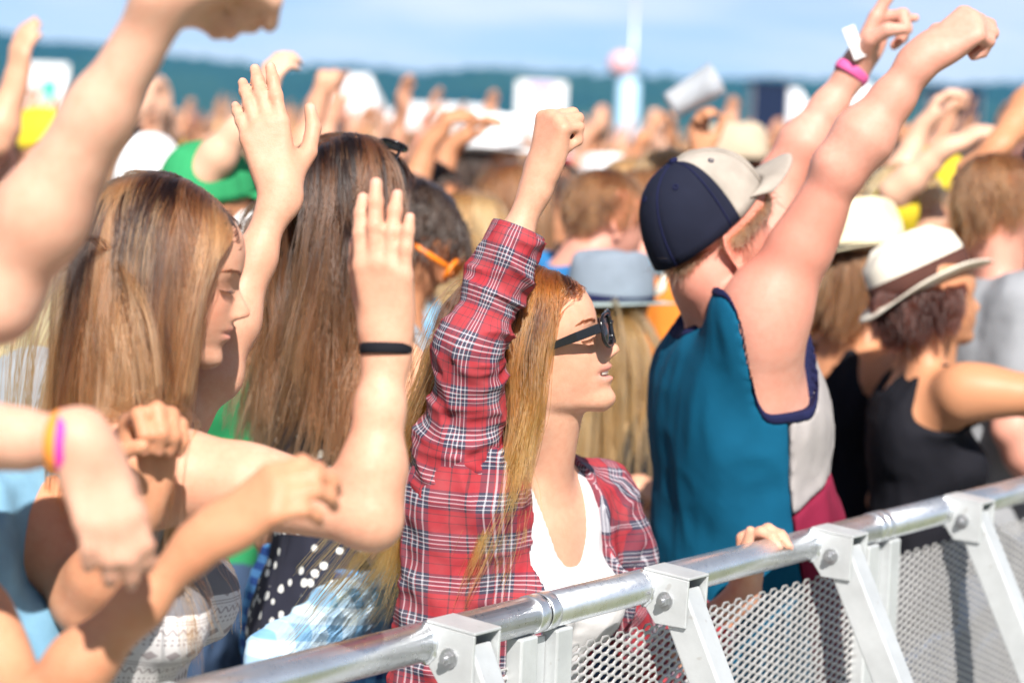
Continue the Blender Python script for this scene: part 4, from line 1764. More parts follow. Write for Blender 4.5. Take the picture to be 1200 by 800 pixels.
    # sleeves
    for S, E, W, nm, t1 in ((SR, ER, WR, 'sleeve', 0.70), (SL, EL, WL, 'sleeve', 0.72)):
        A = Field()
        A.u(p_cone(S - (E - S) * 0.10, E, 0.047, 0.036), 0.02)
        A.u(p_cone(E, E + (W - E) * 0.5, 0.035, 0.031), 0.02)
        A.u(p_cone(E + (W - E) * 0.5, E + (W - E) * 0.75, 0.031, 0.030), 0.02)
        if S is SR:   # cloth gathers and hangs under the raised arm
            A.u(p_ell(S + (E - S) * 0.20 + V(-0.030, -0.005, -0.02), (0.036, 0.04, 0.065)), 0.05)
        e1, e2 = nrm(E - S), nrm(W - E)
        L1, L2 = np.linalg.norm(E - S), np.linalg.norm(W - E)
        ref = nrm(V(0.1, -1, 0.1) - e1 * np.dot(V(0.1, -1, 0.1), e1))

        def along(P, S=S, E=E, e1=e1, e2=e2, L1=L1):
            t1_ = (P - S.astype(np.float32)) @ e1.astype(np.float32)
            t2_ = (P - E.astype(np.float32)) @ e2.astype(np.float32)
            return np.where(t2_ > 0, L1 + np.maximum(t2_, 0), np.minimum(t1_, L1)), t2_

        def wrs(P, along=along, e1=e1):
            u, t2_ = along(P)
            q = np.stack([u * 26, (P @ np.float32(ref)) * 12, (P @ np.float32(np.cross(e1, ref))) * 12], -1)
            n1 = vnoise(q)
            n2 = vnoise(q * 1.9 + 5)
            return 0.0105 * (1 - np.abs(n1)) ** 4 + 0.005 * (1 - np.abs(n2)) ** 3 - 0.002 + 0.0012 * vnoise(P * 90)

        def cuts(P, E=E, e2=e2, L2=L2, t1=t1, S=S, e1=e1):
            t2_ = (P - E.astype(np.float32)) @ e2.astype(np.float32)
            t1_ = (P - S.astype(np.float32)) @ e1.astype(np.float32)
            return np.maximum(t2_ - L2 * (t1 - 0.02), -0.05 - t1_).astype(np.float32)

        def uvs(v, E=E, S=S, e1=e1, e2=e2, L1=L1):
            t2_ = (v - E) @ e2
            t1_ = (v - S) @ e1
            w = 1 / (1 + np.exp(-((t1_ - L1) + t2_) / 0.04))
            u = t1_ * (1 - w) + (L1 + t2_) * w
            ax = e1 * (1 - w)[:, None] + e2 * w[:, None]
            ax /= np.linalg.norm(ax, axis=1)[:, None]
            r1 = ref - ax * (ax @ ref)[:, None]
            r1 /= np.linalg.norm(r1, axis=1)[:, None]
            r2 = np.cross(ax, r1)
            cpt = (S + np.outer(t1_, e1)) * (1 - w)[:, None] + (E + np.outer(t2_, e2)) * w[:, None]
            d = v - cpt
            return u, np.arctan2((d * r2).sum(1), (d * r1).sum(1)) * 0.058, 2 * math.pi * 0.058
        sl = garment(root, nm, A, 0.006, cuts, M_PLAID, 0.0036, wrs, uvs)
        # turned-up cuff
        C = Field()
        c0, c1 = E + (W - E) * (t1 - 0.17), E + (W - E) * t1
        C.u(p_cone(c0, c1, 0.0365, 0.0350), 0.01)

        def cutc(P, E=E, e2=e2, L2=L2, t1=t1):
            t2_ = (P - E.astype(np.float32)) @ e2.astype(np.float32)
            return np.maximum(t2_ - L2 * t1, L2 * (t1 - 0.17) - t2_).astype(np.float32)
        C.s(p_cone(c0 + e2 * 0.03, c1 + e2 * 0.08, 0.0315, 0.0300), 0.002)
        garment(root, 'cuff', C, 0.004, cutc, M_PLAID, 0.0028, lambda P: 0.0022 * vnoise(P * 40), uvs)
        if S is SR:
            bt = MB()
            bc = c0 + (c1 - c0) * 0.55
            out = nrm(V(0.35, -0.9, 0.05) - e2 * np.dot(V(0.35, -0.9, 0.05), e2))
            bt.tube([bc + out * 0.0365, bc + out * 0.042], 0.0055, 14)
            bt.build('button', M_BUTTON, root)
    pel = N - Mt[:, 2] * 0.53
    legs(root, V(pel[0], pel[1], pel[2] - 0.02), Mt, M_JEANS, M_SHOE)
    HF = Field()
    torso_prims(HF, N, Mt, 1.02)
    shoulder_prims(HF, N, Mt, SL, SR, 1.12)
    HF.u(p_cone(SR, ER, 0.066, 0.056), 0.02)
    HF.u(head_fn(ho, hM, s * 1.01, ears=False), 0.01)
    neck_prims(HF, N, Mt, ho, hM, s)
    st, col = grow_hair(rng, ho, hM, s, HF, 12000, 0.33, 20, part=8.0, lift=0.011, hairline=8, wind=V(-0.34, -0.04, 0), clump=80, contrast=0.8, back=0.55, len_var=0.35, stiff=0.64, wave=0.15, face_x=42.0)
    st2, col2 = grow_hair(rng, ho, hM, s, HF, 300, 0.42, 20, part=8.0, lift=0.03, wind=V(-0.85, -0.05, 0.1), clump=30, back=0.7, len_var=0.35, stiff=0.66, wave=0.12, face_x=10.0, guides=22, roots=lambda x, y, z: x < 0)
    st, col = np.concatenate([st, st2]), np.concatenate([col, col2])
    hair_object('hair', st, 0.00036, M_HAIR_GOLD, root, col)
    hair_cap(root, ho, hM, s, M_SCALP_GOLD, 0.0008, name='hair_roots', vs=0.005, rough=0.001, up=28)
    return root


girl_patterned()
girl_plaid()
# ------------------------------------------------------------------ hats
def head_pt(ho, hM, s, x, y, z):
    """ear-centred head-local mm -> world"""
    return ho + hM @ (np.array([x, y, z]) / 1000 * s)


def tilt_frame(hM, pitch=0.0, roll=0.0):
    f, l, u = hM[:, 0], hM[:, 1], hM[:, 2]
    f2 = rot(f, l, -pitch)
    u2 = rot(u, l, -pitch)
    l3 = rot(l, f2, roll)
    u3 = rot(u2, f2, roll)
    return np.stack([f2, l3, u3], 1)


def brim_hat(root, name, ho, hM, s, mats, crown_h=105, brim=52, base_z=52, pinch=16, flare=0.86, curl=14, dip=10, band_h=26, dent=True, label=None, seed=1, cx=-5):
    """fedora, trilby or straw hat: crown, band and brim as parts"""
    m_crown, m_band, m_brim = mats
    g = empty_part(name, root)
    if label:
        g['label'] = label
    n = 48
    A, B = 109.0, 84.0
    W = lambda x, y, z: head_pt(ho, hM, s, x + cx, y, z)

    def grid(prof, fn):
        vs, fs = [], []
        for i, (k, z) in enumerate(prof):
            for j in range(n):
                w = 2 * math.pi * j / n
                vs.append(fn(k, z, w))
        for i in range(len(prof) - 1):
            for j in range(n):
                fs.append((i * n + j, i * n + (j + 1) % n, (i + 1) * n + (j + 1) % n, (i + 1) * n + j))
        return vs, fs

    def crown(k, z, w):
        x, y = A * k * math.cos(w), B * k * math.sin(w)
        t = np.clip((z - base_z) / crown_h, 0, 1)
        top = t > 0.55
        zz = z
        if dent and t > 0.5:
            zz -= pinch * math.exp(-(y / 26) ** 2) * (t - 0.5) / 0.5
            fr = max(0, x / 60)
            y *= 1 - 0.22 * min(1, fr) * (t - 0.5) / 0.5
        zz += 2.0 * vnoise(np.array([[x * 0.03 + seed, y * 0.03, zz * 0.03]]))[0]
        return W(x, y, zz)
    prof = [(1.0, base_z - 2), (0.995, base_z + crown_h * 0.25), (0.97, base_z + crown_h * 0.5), (0.93, base_z + crown_h * 0.75), (flare, base_z + crown_h * 0.92), (flare * 0.9, base_z + crown_h), (flare * 0.7, base_z + crown_h * 1.03),
            (flare * 0.4, base_z + crown_h * 1.03), (0.02, base_z + crown_h * 1.03)]
    vs, fs = grid(prof, crown)
    fs.append(tuple(range((len(prof) - 1) * n, len(prof) * n)))
    c = obj('crown', raw_mesh('crown', vs, [tuple(f) for f in fs]), m_crown, g)
    md = c.modifiers.new('thick', 'SOLIDIFY')
    md.thickness = 0.0025
    md.offset = 1

    def brimf(k, z, w):
        r = k
        x, y = (A + r) * math.cos(w), (B + r) * math.sin(w)
        e = (r / brim) ** 2 if brim else 0
        zz = base_z + curl * e * abs(math.sin(w)) ** 2 - dip * e * abs(math.cos(w)) ** 2
        zz += 1.5 * vnoise(np.array([[x * 0.02 + seed, y * 0.02, 0.3]]))[0]
        return W(x, y, zz)
    vs, fs = grid([(k, 0) for k in np.linspace(-2, brim, 7)], brimf)
    b = obj('brim', raw_mesh('brim', vs, [tuple(f) for f in fs]), m_brim, g)
    md = b.modifiers.new('thick', 'SOLIDIFY')
    md.thickness = 0.003
    if band_h:
        vs, fs = grid([(1.025, base_z + 2), (1.03, base_z + band_h * 0.5), (1.018, base_z + band_h)], lambda k, z, w: W(A * k * math.cos(w), B * k * math.sin(w), z))
        d = obj('band', raw_mesh('band', vs, [tuple(f) for f in fs]), m_band, g)
        md = d.modifiers.new('thick', 'SOLIDIFY')
        md.thickness = 0.002
    return g


def ball_cap(root, ho, hM, s, m_back, m_front, m_bill, name='cap', front=70, bill_len=72, base=40, bill_up=0, drop=10, cx=-4, m_seam=None):
    g = empty_part(name, root)
    W = lambda x, y, z: head_pt(ho, hM, s, x + cx, y, z)
    A, B, H = 110.0, 81.0, 150.0 - base

    def dome(a0, a1, mat, nm, off=0.0):
        na, nz = 60, 14
        vs, fs = [], []
        for i in range(na + 1):
            w = R(a0 + (a1 - a0) * i / na)
            for j in range(nz + 1):
                t = math.pi / 2 * j / nz
                k = math.cos(t) ** 0.8
                seam = 1 - 0.02 * math.exp(-((math.degrees(w) % 60 - 30) / 3) ** 2) + 0.006 * math.sin(3 * w + 5 * t)
                z = base - drop * (0.5 - 0.5 * math.cos(w)) + (H + drop * (0.5 - 0.5 * math.cos(w))) * math.sin(t) ** 0.95
                vs.append(W((A + off) * k * math.cos(w) * seam, (B + off) * k * math.sin(w) * seam, z + off))
        for i in range(na):
            for j in range(nz):
                a = i * (nz + 1) + j
                fs.append((a, a + nz + 1, a + nz + 2, a + 1))
        o = obj(nm, raw_mesh(nm, vs, fs), mat, g)
        md = o.modifiers.new('thick', 'SOLIDIFY')
        md.thickness = 0.002
        return o
    dome(-front, front, m_front, 'front_panel')
    dome(front, 360 - front, m_back, 'back_panel')
    if m_seam:
        for a_ in (30, 90, 150, 210, 270, 330):
            w = R(a_)
            pts = []
            for t in np.linspace(0, math.pi / 2 * 0.97, 12):
                k = math.cos(t) ** 0.8
                z = base - drop * (0.5 - 0.5 * math.cos(w)) + (H + drop * (0.5 - 0.5 * math.cos(w))) * math.sin(t) ** 0.95
                pts.append(W((A + 1) * k * math.cos(w) * 0.985, (B + 1) * k * math.sin(w) * 0.985, z + 0.5))
            MB().tube(pts, 0.0013, 6).build('seam', m_seam if 80 < a_ < 280 else m_front, g, smooth=True)
        bt = W(0, 0, base + H + 1)
        MB().tube([bt - hM[:, 2] * 0.002, bt + hM[:, 2] * 0.003, bt + hM[:, 2] * 0.005], [0.008, 0.008, 0.004], 12).build('button', m_seam, g, smooth=True)
        for a_ in (60, 120, 180, 240, 300):
            w, t = R(a_), 0.95
            k = math.cos(t) ** 0.8
            z = base - drop * (0.5 - 0.5 * math.cos(w)) + (H + drop * (0.5 - 0.5 * math.cos(w))) * math.sin(t) ** 0.95
            c = W((A + 1.5) * k * math.cos(w), (B + 1.5) * k * math.sin(w), z)
            n_ = nrm(c - W(0, 0, base + 20))
            u_ = nrm(np.cross(n_, hM[:, 2]))
            v_ = np.cross(n_, u_)
            MB().tube([c + 0.004 * (u_ * math.cos(q) + v_ * math.sin(q)) for q in np.linspace(0, 6.2832, 12, endpoint=False)], 0.0013, 6, closed=True).build('eyelet', m_seam, g, smooth=True)
    vs, fs = [], []
    na, nr = 20, 7
    for i in range(na + 1):
        w = R(-62 + 124 * i / na)
        for j in range(nr + 1):
            t = j / nr
            r = 1 + 0
            reach = bill_len * math.cos(w * 1.05) ** 0.55 if abs(w) < 1.45 else 0
            x = A * math.cos(w) + t * reach
            y = B * math.sin(w) * (1 - 0.06 * t)
            z = base + 3 - 16 * (y / 70) ** 2 * t - 4 * t ** 2 + bill_up * t
            vs.append(W(x, y, z))
    for i in range(na):
        for j in range(nr):
            a = i * (nr + 1) + j
            fs.append((a, a + nr + 1, a + nr + 2, a + 1))
    o = obj('bill', raw_mesh('bill', vs, fs), m_bill, g)
    md = o.modifiers.new('thick', 'SOLIDIFY')
    md.thickness = 0.0035
    return g


# ------------------------------------------------------------------ colours shared by the crowd
def crowd_skin():
    k = NT('skin_crowd')
    oc = k.n('ObjectInfo').outputs['Color']
    c = k.mix(k.math('MULTIPLY', k.noise(12, 4), 0.35), oc, k.mix(1.0, oc, (0.85, 0.68, 0.6), 'MULTIPLY'))
    k.l(c, k.b.inputs['Base Color'])
    k.set(Roughness=0.5)
    k.b.inputs['Subsurface Weight'].default_value = 0.12
    k.b.inputs['Subsurface Radius'].default_value = (1.0, 0.35, 0.2)
    k.b.inputs['Subsurface Scale'].default_value = 0.006
    k.b.inputs['Specular IOR Level'].default_value = 0.3
    return k.m


M_CSKIN = crowd_skin()
M_CHAIR = hairsolid_mat('hair_crowd', (0.1, 0.06, 0.03), True)
M_CCLOTH = cloth_mat('cloth_crowd', (0.5, 0.5, 0.5), objcol=True)


def strand_crowd():
    k = NT('strand_crowd')
    k.t.nodes.remove(k.b)
    h = k.n('BsdfHairPrincipled')
    h.parametrization = 'COLOR'
    oc = k.n('ObjectInfo').outputs['Color']
    at = k.n('Attribute', attribute_name='streak')
    c = k.mix(k.ramp(at.outputs['Fac'], [(0.3, (0, 0, 0)), (0.7, (1, 1, 1))]), k.mix(1.0, oc, (0.45, 0.4, 0.35), 'MULTIPLY'), oc)
    k.l(c, h.inputs['Color'])
    h.inputs['Roughness'].default_value = 0.35
    h.inputs['Radial Roughness'].default_value = 0.45
    k.l(h.outputs[0], k.out.inputs['Surface'])
    return k.m


M_CSTRAND = strand_crowd()

SKINS = dict(fair=(0.62, 0.33, 0.215), pale=(0.68, 0.41, 0.29), tan=(0.50, 0.235, 0.125), pink=(0.64, 0.31, 0.235), brown=(0.30, 0.15, 0.085))
HAIRS = dict(brown=(0.14, 0.058, 0.024), dark=(0.03, 0.016, 0.010), fair=(0.42, 0.21, 0.075), blond=(0.60, 0.38, 0.15), auburn=(0.16, 0.040, 0.013), chestnut=(0.22, 0.085, 0.03), darkred=(0.05, 0.011, 0.006))
CLOTHS = dict(white=(0.75, 0.75, 0.76), black=(0.014, 0.014, 0.018), navy=(0.02, 0.035, 0.09), blue=(0.03, 0.13, 0.42), teal=(0.02, 0.20, 0.30), grey=(0.26, 0.27, 0.29),
              red=(0.42, 0.03, 0.035), green=(0.03, 0.26, 0.10), yellow=(0.62, 0.47, 0.03), pink=(0.62, 0.24, 0.30), purple=(0.14, 0.06, 0.22), orange=(0.62, 0.20, 0.03), sky=(0.20, 0.45, 0.66), beige=(0.46, 0.38, 0.28))


def setcol(o, c):
    o.color = (*c, 1.0)
    return o


def mk_person(spec):
    """one crowd figure from joints; every coordinate is a world point.
    spec: head (ear point), yaw, pitch, hyaw, male, s, armR / armL: (elbow, wrist, finger dir, palm dir, curl) or None, clothes, hair, skin, vs"""
    s = spec.get('s', 1.0)
    male = spec.get('male', False)
    ho = np.asarray(spec['head'], float)
    yaw = spec.get('yaw', -30)
    hM = head_frame(spec.get('hyaw', yaw), spec.get('pitch', 5), spec.get('roll', 0))
    Mt = frame(yaw, spec.get('lean', 2), spec.get('leanl', 0))
    N = spec.get('N')
    if N is None:
        N = ho - Mt[:, 2] * 0.165 * s - Mt[:, 0] * 0.01
    g = (1.04 if male else 0.96) * s
    half = 0.185 * s if male else 0.160 * s
    root = empty(spec.get('name', 'person'), (N[0], N[1], 0), spec.get('label'), 'person', spec.get('group'))
    F = Field()
    A = Field()
    torso_prims(F, N, Mt, g, male)
    T = Field()
    torso_prims(T, N, Mt, g, male)
    arms = {}
    for side, sg in (('R', -1), ('L', 1)):
        a = spec.get('arm' + side)
        S0 = N + Mt[:, 1] * sg * half - Mt[:, 2] * 0.045 * s
        if spec.get('S' + side) is not None:
            S0 = np.asarray(spec['S' + side], float)
        elif a is not None:
            S0 = S0 + nrm(np.asarray(a[0]) - S0) * 0.03 + V(0, 0, 0.03 if a[0][2] > S0[2] else 0)
        if a is None:
            E = S0 + Mt[:, 1] * sg * 0.05 - Mt[:, 2] * 0.27 * s - Mt[:, 0] * 0.02
            W = E + Mt[:, 0] * 0.13 - Mt[:, 2] * 0.20 * s
            a = (E, W, nrm(W - E), -Mt[:, 1] * sg, (25, 35, 25))
        arms[side] = (S0, a)
    for X in (F, T):
        shoulder_prims(X, N, Mt, arms['L'][0], arms['R'][0], g * 0.97, male)
    neck_prims(F, N, Mt, ho, hM, s, male)
    F.u(head_fn(ho, hM, s, male, mouth=spec.get('mouth', 0), smile=spec.get('smile', 0)), 0.012)
    ag = (1.16 if male else 0.97) * s * spec.get('armg', 1.0)
    agR = ag * spec.get('armgR', 1.0)
    tips, joints = [], []
    for side in 'RL':
        S0, a = arms[side]
        add_arm(F, S0, a[0], a[1], agR if side == 'R' else ag, 0.8 if male else 0)
        kw = a[5] if len(a) > 5 else {}
        add_hand(F, a[1], a[2], a[3], side == 'R', (0.190 if male else 0.178) * s * (spec.get('handR', 1.0) if side == 'R' else 1.0), curl=a[4], thick=(1.18 if male else 1.0) * spec.get('fthick', 1.0), info=tips, joints=joints, **kw)
    vs = spec.get('vs', 0.006)
    hopt = dict(lip=0.6, red=spec.get('redface', 0))
    smat = spec.get('skin_mat')
    b = body_mesh(root, F, vs, smat or M_CSKIN, [(ho, hM, s, hopt)] if smat else (), tips if smat else (), joints if smat else (), zmin=spec.get('zmin', 0.86))
    if not smat:
        setcol(b, SKINS[spec.get('skin', 'fair')])
    # clothes
    kind = spec.get('top', 'tee')
    if kind:
        cm = spec.get('top_mat') or M_CCLOTH
        G = Field()
        torso_prims(G, N, Mt, g, male)
        shoulder_prims(G, N, Mt, arms['L'][0], arms['R'][0], g * 0.97, male)
        wr = lambda P: 0.006 * (1 - np.abs(vnoise(P * np.array([20, 20, 9])))) ** 2 + 0.002 * vnoise(P * 50)
        if kind == 'tee':
            ends = []
            for side in 'RL':
                S0, a = arms[side]
                fr = spec.get('sleeve', 0.55)
                G.u(p_cone(S0, S0 + (a[0] - S0) * fr, 0.060 * ag, 0.056 * ag), 0.03)

            def cut(P):
                a_, b_, c_ = torso_coords(P, N, Mt, s)
                nk = (c_ - (-0.015 + 0.035 * np.clip(-a_ / 0.08, -1, 1)) - np.clip(np.abs(b_) - 0.055, 0, 1) * 1.2)
                d = np.maximum(np.where(np.abs(b_) < 0.16, nk * 0.8, -1), -0.60 - c_)
                return d.astype(np.float32)
            o = garment(root, spec.get('top_name', 'shirt'), G, 0.010, cut, cm, max(vs * 1.35, 0.008), wr, spec.get('uv') and spec['uv'](N, Mt), lo=V(-99, -99, 0.7))
        else:
            o = garment(root, spec.get('top_name', 'tank_top'), G, 0.006, tank_cut(N, Mt, g, **spec.get('tank', dict(neck=0.11, back=0.07))), cm, max(vs * 1.3, 0.0075), wr, spec.get('uv') and spec['uv'](N, Mt), lo=V(-99, -99, 0.7))
        if cm is M_CCLOTH:
            setcol(o, CLOTHS[spec.get('cloth', 'grey')])
    pel = N - Mt[:, 2] * 0.54 * s
    if spec.get('legs', True):
        legs(root, V(pel[0], pel[1], pel[2] - 0.02), Mt, M_JEANS if spec.get('jeans', True) else M_DARK, M_SHOE, g, vs=0.018)
    # hair
    st = spec.get('hair_style', 'short')
    hc = HAIRS[spec.get('hair', 'brown')]
    if st == 'short':
        st = 'crop'
        spec = dict(spec, strands=spec.get('strands', 1800), hair_r=spec.get('hair_r', 0.0014), face_x=None, hair_len=spec.get('hair_len', 0.055))
    if st in ('long', 'mid', 'crop'):
        rng = np.random.default_rng(spec.get('seed', 1))
        HF = Field()
        torso_prims(HF, N, Mt, g * 1.03, male)
        shoulder_prims(HF, N, Mt, arms['L'][0], arms['R'][0], g * 1.03, male)
        HF.u(head_fn(ho, hM, s * 1.01, ears=False), 0.01)
        neck_prims(HF, N, Mt, ho, hM, s)
        n = spec.get('strands', 2200)
        sd, col = grow_hair(rng, ho, hM, s, HF, n, spec.get('hair_len', {'long': 0.42, 'mid': 0.26, 'crop': 0.05}[st]), 8 if st == 'crop' else 14, part=spec.get('part', 5.0), lift=0.006 if st == 'crop' else 0.024, wind=spec.get('wind', V(-0.05, 0, 0)), clump=spec.get('clump', 70), back=0.45, len_var=0.3, stiff=0.62,
                            wave=spec.get('wave', 0.08), face_x=spec.get('face_x', 55.0), top=spec.get('hat_z'))
        hm = spec.get('hair_mat') or M_CSTRAND
        o = hair_object('hair', sd, spec.get('hair_r', 0.0011), hm, root, col)
        setcol(o, tuple(v * 0.8 for v in hc))
        c = hair_cap(root, ho, hM, s, M_CHAIR, 0.001, name='hair_roots', vs=max(vs, 0.006), rough=0.001, up=8, top=spec.get('hat_z'))
        setcol(c, tuple(v * 0.6 for v in hc))
    return root, dict(ho=ho, hM=hM, s=s, N=N, Mt=Mt, arms=arms, g=g)


M_NAVYCAP = cloth_mat('cap_navy_wool', (0.012, 0.014, 0.028), weave=500)
M_GREYCAP = cloth_mat('cap_grey_wool', (0.34, 0.30, 0.26), weave=420, var=0.2)
M_TEAL = cloth_mat('teal_jersey', (0.003, 0.075, 0.145), weave=700, var=0.06)
M_PANEL = cloth_mat('pale_grey_jersey', (0.36, 0.33, 0.325), weave=700)
M_MAROON = cloth_mat('maroon_jersey', (0.17, 0.012, 0.035), weave=700)
M_NAVYTRIM = cloth_mat('navy_binding', (0.012, 0.014, 0.05), weave=700)
M_STRAWHAT = cloth_mat('straw_cream', (0.72, 0.64, 0.44), weave=260, var=0.2)
M_WHITEHAT = cloth_mat('white_hat_canvas', (0.72, 0.66, 0.56), weave=500, var=0.08)
M_BROWNBAND = cloth_mat('brown_ribbon', (0.075, 0.032, 0.025))
M_BLACKRIB = cloth_mat('black_ribbon', (0.012, 0.012, 0.018))
M_GREYFELT = cloth_mat('blue_grey_felt', (0.20, 0.24, 0.29), weave=300)
M_GREYFELT2 = cloth_mat('pale_mint_felt', (0.40, 0.48, 0.47), weave=300)
M_BLACKTOP = cloth_mat('black_jersey', (0.010, 0.010, 0.014), weave=700)
M_DENIM = cloth_mat('light_denim', (0.17, 0.33, 0.46), weave=900, var=0.2)
M_BLUESHIRT = cloth_mat('bright_blue_cotton', (0.03, 0.17, 0.40))
M_PINKBAND = mat_plain('pink_fabric_wristband', (0.70, 0.10, 0.30), 0.7)


def multiband():
    k = NT('woven_wristband')
    tc = k.n('TexCoord').outputs['Generated']
    sp = k.n('SeparateXYZ')
    k.l(tc, sp.inputs[0])
    k.l(k.ramp(sp.outputs[0], [(0, (0.75, 0.25, 0.03)), (0.3, (0.75, 0.25, 0.03)), (0.34, (0.62, 0.03, 0.30)), (0.6, (0.62, 0.03, 0.30)), (0.66, (0.5, 0.55, 0.75)), (1, (0.2, 0.3, 0.6))], 'CONSTANT'), k.b.inputs['Base Color'])
    k.set(Roughness=0.7)
    return k.m


M_MULTIBAND = multiband()


def man_cap():
    s = 1.04
    ho = px(838, 288, 3.68)
    hM = head_frame(22, 14, 0)
    N = px(862, 372, 3.76)
    Mt = frame(8, -6, 0)
    SR = px(893, 372, 3.58)
    SL = px(872, 352, 3.96)
    ER = px(985, 196, 3.52)
    WR = px(1084, 66, 3.50)
    EL = px(918, 205, 4.02)
    WL = px(1003, 78, 4.02)
    root = empty('person', (N[0], N[1], 0), 'man in a teal tank top and two-tone cap, both arms raised high', 'person', 'people at the barrier')
    F = Field()
    tips = []
    g = 1.05
    torso_prims(F, N, Mt, g, True)
    shoulder_prims(F, N, Mt, SL, SR, 1.08, True)
    F.u(p_cone(SR - V(0, 0, 0.0), N - Mt[:, 2] * 0.26 - Mt[:, 1] * 0.115 - Mt[:, 0] * 0.03, 0.062, 0.070), 0.05)
    neck_prims(F, N, Mt, ho, hM, s * 1.05, True)
    F.u(head_fn(ho, hM, s, True), 0.012)
    add_arm(F, SR, ER, WR, 1.07, 1.0)
    add_arm(F, SL, EL, WL, 1.02, 1.0)
    add_hand(F, WR, nrm(px(1150, 22, 3.5) - WR), V(0.5, 0.72, -0.5), True, 0.195, curl=(58, 80, 50), splay=1.5, thick=1.25, thumb=((0.7, 0.6, 0.3), (0.8, 0.2, 0.55), (0.6, -0.4, 0.65)), info=tips)
    add_hand(F, WL, nrm(px(1042, 10, 4.02) - WL), V(0.55, -0.5, -0.6), False, 0.195, splay=3.0, thick=1.2,
             fingers=dict(index=(2, 6, 4), middle=(58, 80, 40), ring=(66, 85, 45), pinky=(24, 26, 14)), thumb=((0.6, 0.7, 0.3), (0.7, 0.2, 0.6), (0.5, -0.4, 0.7)), info=tips)
    body_mesh(root, F, 0.0046, SK_PINK, [(ho, hM, s, dict(lip=0.3, red=1.1))], tips, zmin=1.0, red=[(px(850, 330, 3.68), 0.10, 0.8), (ER, 0.10, 0.3), (WR, 0.14, 0.3)])

    wr = lambda P: 0.007 * (1 - np.abs(vnoise(P * np.array([15, 15, 8]) + 3))) ** 2 + 0.003 * (1 - np.abs(vnoise(P * np.array([30, 30, 16])))) ** 2
    base = tank_cut(N, Mt, g, neck=0.08, back=0.02, strap=(0.070, 0.105), arm=0.135, hem=-0.70, a0=0.03, aw=0.075)

    def tf(f):
        torso_prims(f, N, Mt, g, True, belly=0.012)
        shoulder_prims(f, N, Mt, SL, SR, 1.05, True)
        f.u(p_cone(SR, N - Mt[:, 2] * 0.26 - Mt[:, 1] * 0.115 - Mt[:, 0] * 0.03, 0.060, 0.071), 0.05)
        f.u(p_ell(N - Mt[:, 2] * 0.42 * g - Mt[:, 0] * 0.005, np.array([0.135, 0.17, 0.30]) * g, Mt), 0.05)

    def region(which):
        def cut(P):
            a, b, c = torso_coords(P, N, Mt, g)
            seam = a - 0.026 - 0.10 * np.clip(-c - 0.25, 0, 1)
            hem = c + 0.315 - 0.50 * np.clip(a, -1, 1)
            d = base(P)
            if which == 'back':
                return np.maximum(d, seam).astype(np.float32)
            if which == 'front':
                return np.maximum(np.maximum(d, -seam + 0.001), -hem * 0.8).astype(np.float32)
            if which == 'hem':
                return np.maximum(np.maximum(d, -seam + 0.001), hem * 0.8 + 0.001).astype(np.float32)
            return np.maximum(d - 0.0055, -0.004 - d).astype(np.float32)
        return cut
    for nm, m, off in (('back_panel', M_TEAL, 0.010), ('front_panel', M_PANEL, 0.0095), ('hem', M_MAROON, 0.0092), ('binding', M_NAVYTRIM, 0.0125)):
        garment(root, nm, sub_field(tf), off, region({'back_panel': 'back', 'front_panel': 'front', 'hem': 'hem', 'binding': 'trim'}[nm]), m, 0.0033 if nm == 'binding' else 0.0065, wr, lo=V(-99, -99, 0.75), relax=3)
    pel = N - Mt[:, 2] * 0.60
    legs(root, V(pel[0], pel[1], pel[2] - 0.02), Mt, M_DARK, M_SHOE, 1.08, vs=0.010)
    hf = Field()
    hf.u(head_fn(ho, hM, s * 1.005, True, ears=False), 0.01)
    neck_prims(hf, N, Mt, ho, hM, s)
    st, col = grow_hair(np.random.default_rng(5), ho, hM, s, hf, 7000, 0.022, 6, lift=0.004, back=1.2, face_x=None, roots=lambda x, y, z: z < 26 + 0.49 * x, clump=120)
    hair_object('hair', st, 0.0004, M_MANHAIR, root, col)
    cM = tilt_frame(hM, 20, 0)
    ball_cap(root, ho, cM, s * 1.02, M_NAVYCAP, M_GREYCAP, M_GREYCAP, front=80, base=50, bill_len=66, bill_up=4, drop=30, cx=7, m_seam=M_NAVYTRIM)
    ring_band(root, 'wrist_band', WL + (EL - WL) * 0.06, nrm(EL - WL), V(0.55, -0.5, -0.6), 0.0375, 0.029, 0.005, M_PINKBAND, flat=2.0)
    # folded paper tag of the wrist band
    mb = MB()
    q = px(1001, 50, 3.97)
    mb.box(q, (0.012, 0.0015, 0.030), np.stack([nrm(V(0.9, 0.2, 0.4)), nrm(V(0.1, -1, 0.1)), nrm(np.cross(nrm(V(0.9, 0.2, 0.4)), nrm(V(0.1, -1, 0.1))))], 1))
    mb.build('paper_tag', M_WHITE, root)
    return root


M_MANHAIR = hair_mat('hair_cropped_brown', (0.07, 0.03, 0.014), (0.24, 0.11, 0.05), (0.25, 0.12, 0.06))


def dress_mat():
    k = NT('black_floral_cotton')
    tc = k.n('TexCoord').outputs['Object']
    v = k.n('TexVoronoi')
    v.inputs['Scale'].default_value = 44
    k.l(tc, v.inputs['Vector'])
    n = k.noise(110, 2)
    m = k.math('LESS_THAN', k.math('ADD', v.outputs['Distance'], k.math('MULTIPLY', n, 0.25)), 0.44)
    c = k.mix(m, (0.012, 0.013, 0.028), (0.68, 0.68, 0.66))
    k.l(c, k.b.inputs['Base Color'])
    k.set(Roughness=0.85)
    return k.m


M_FLORAL = dress_mat()


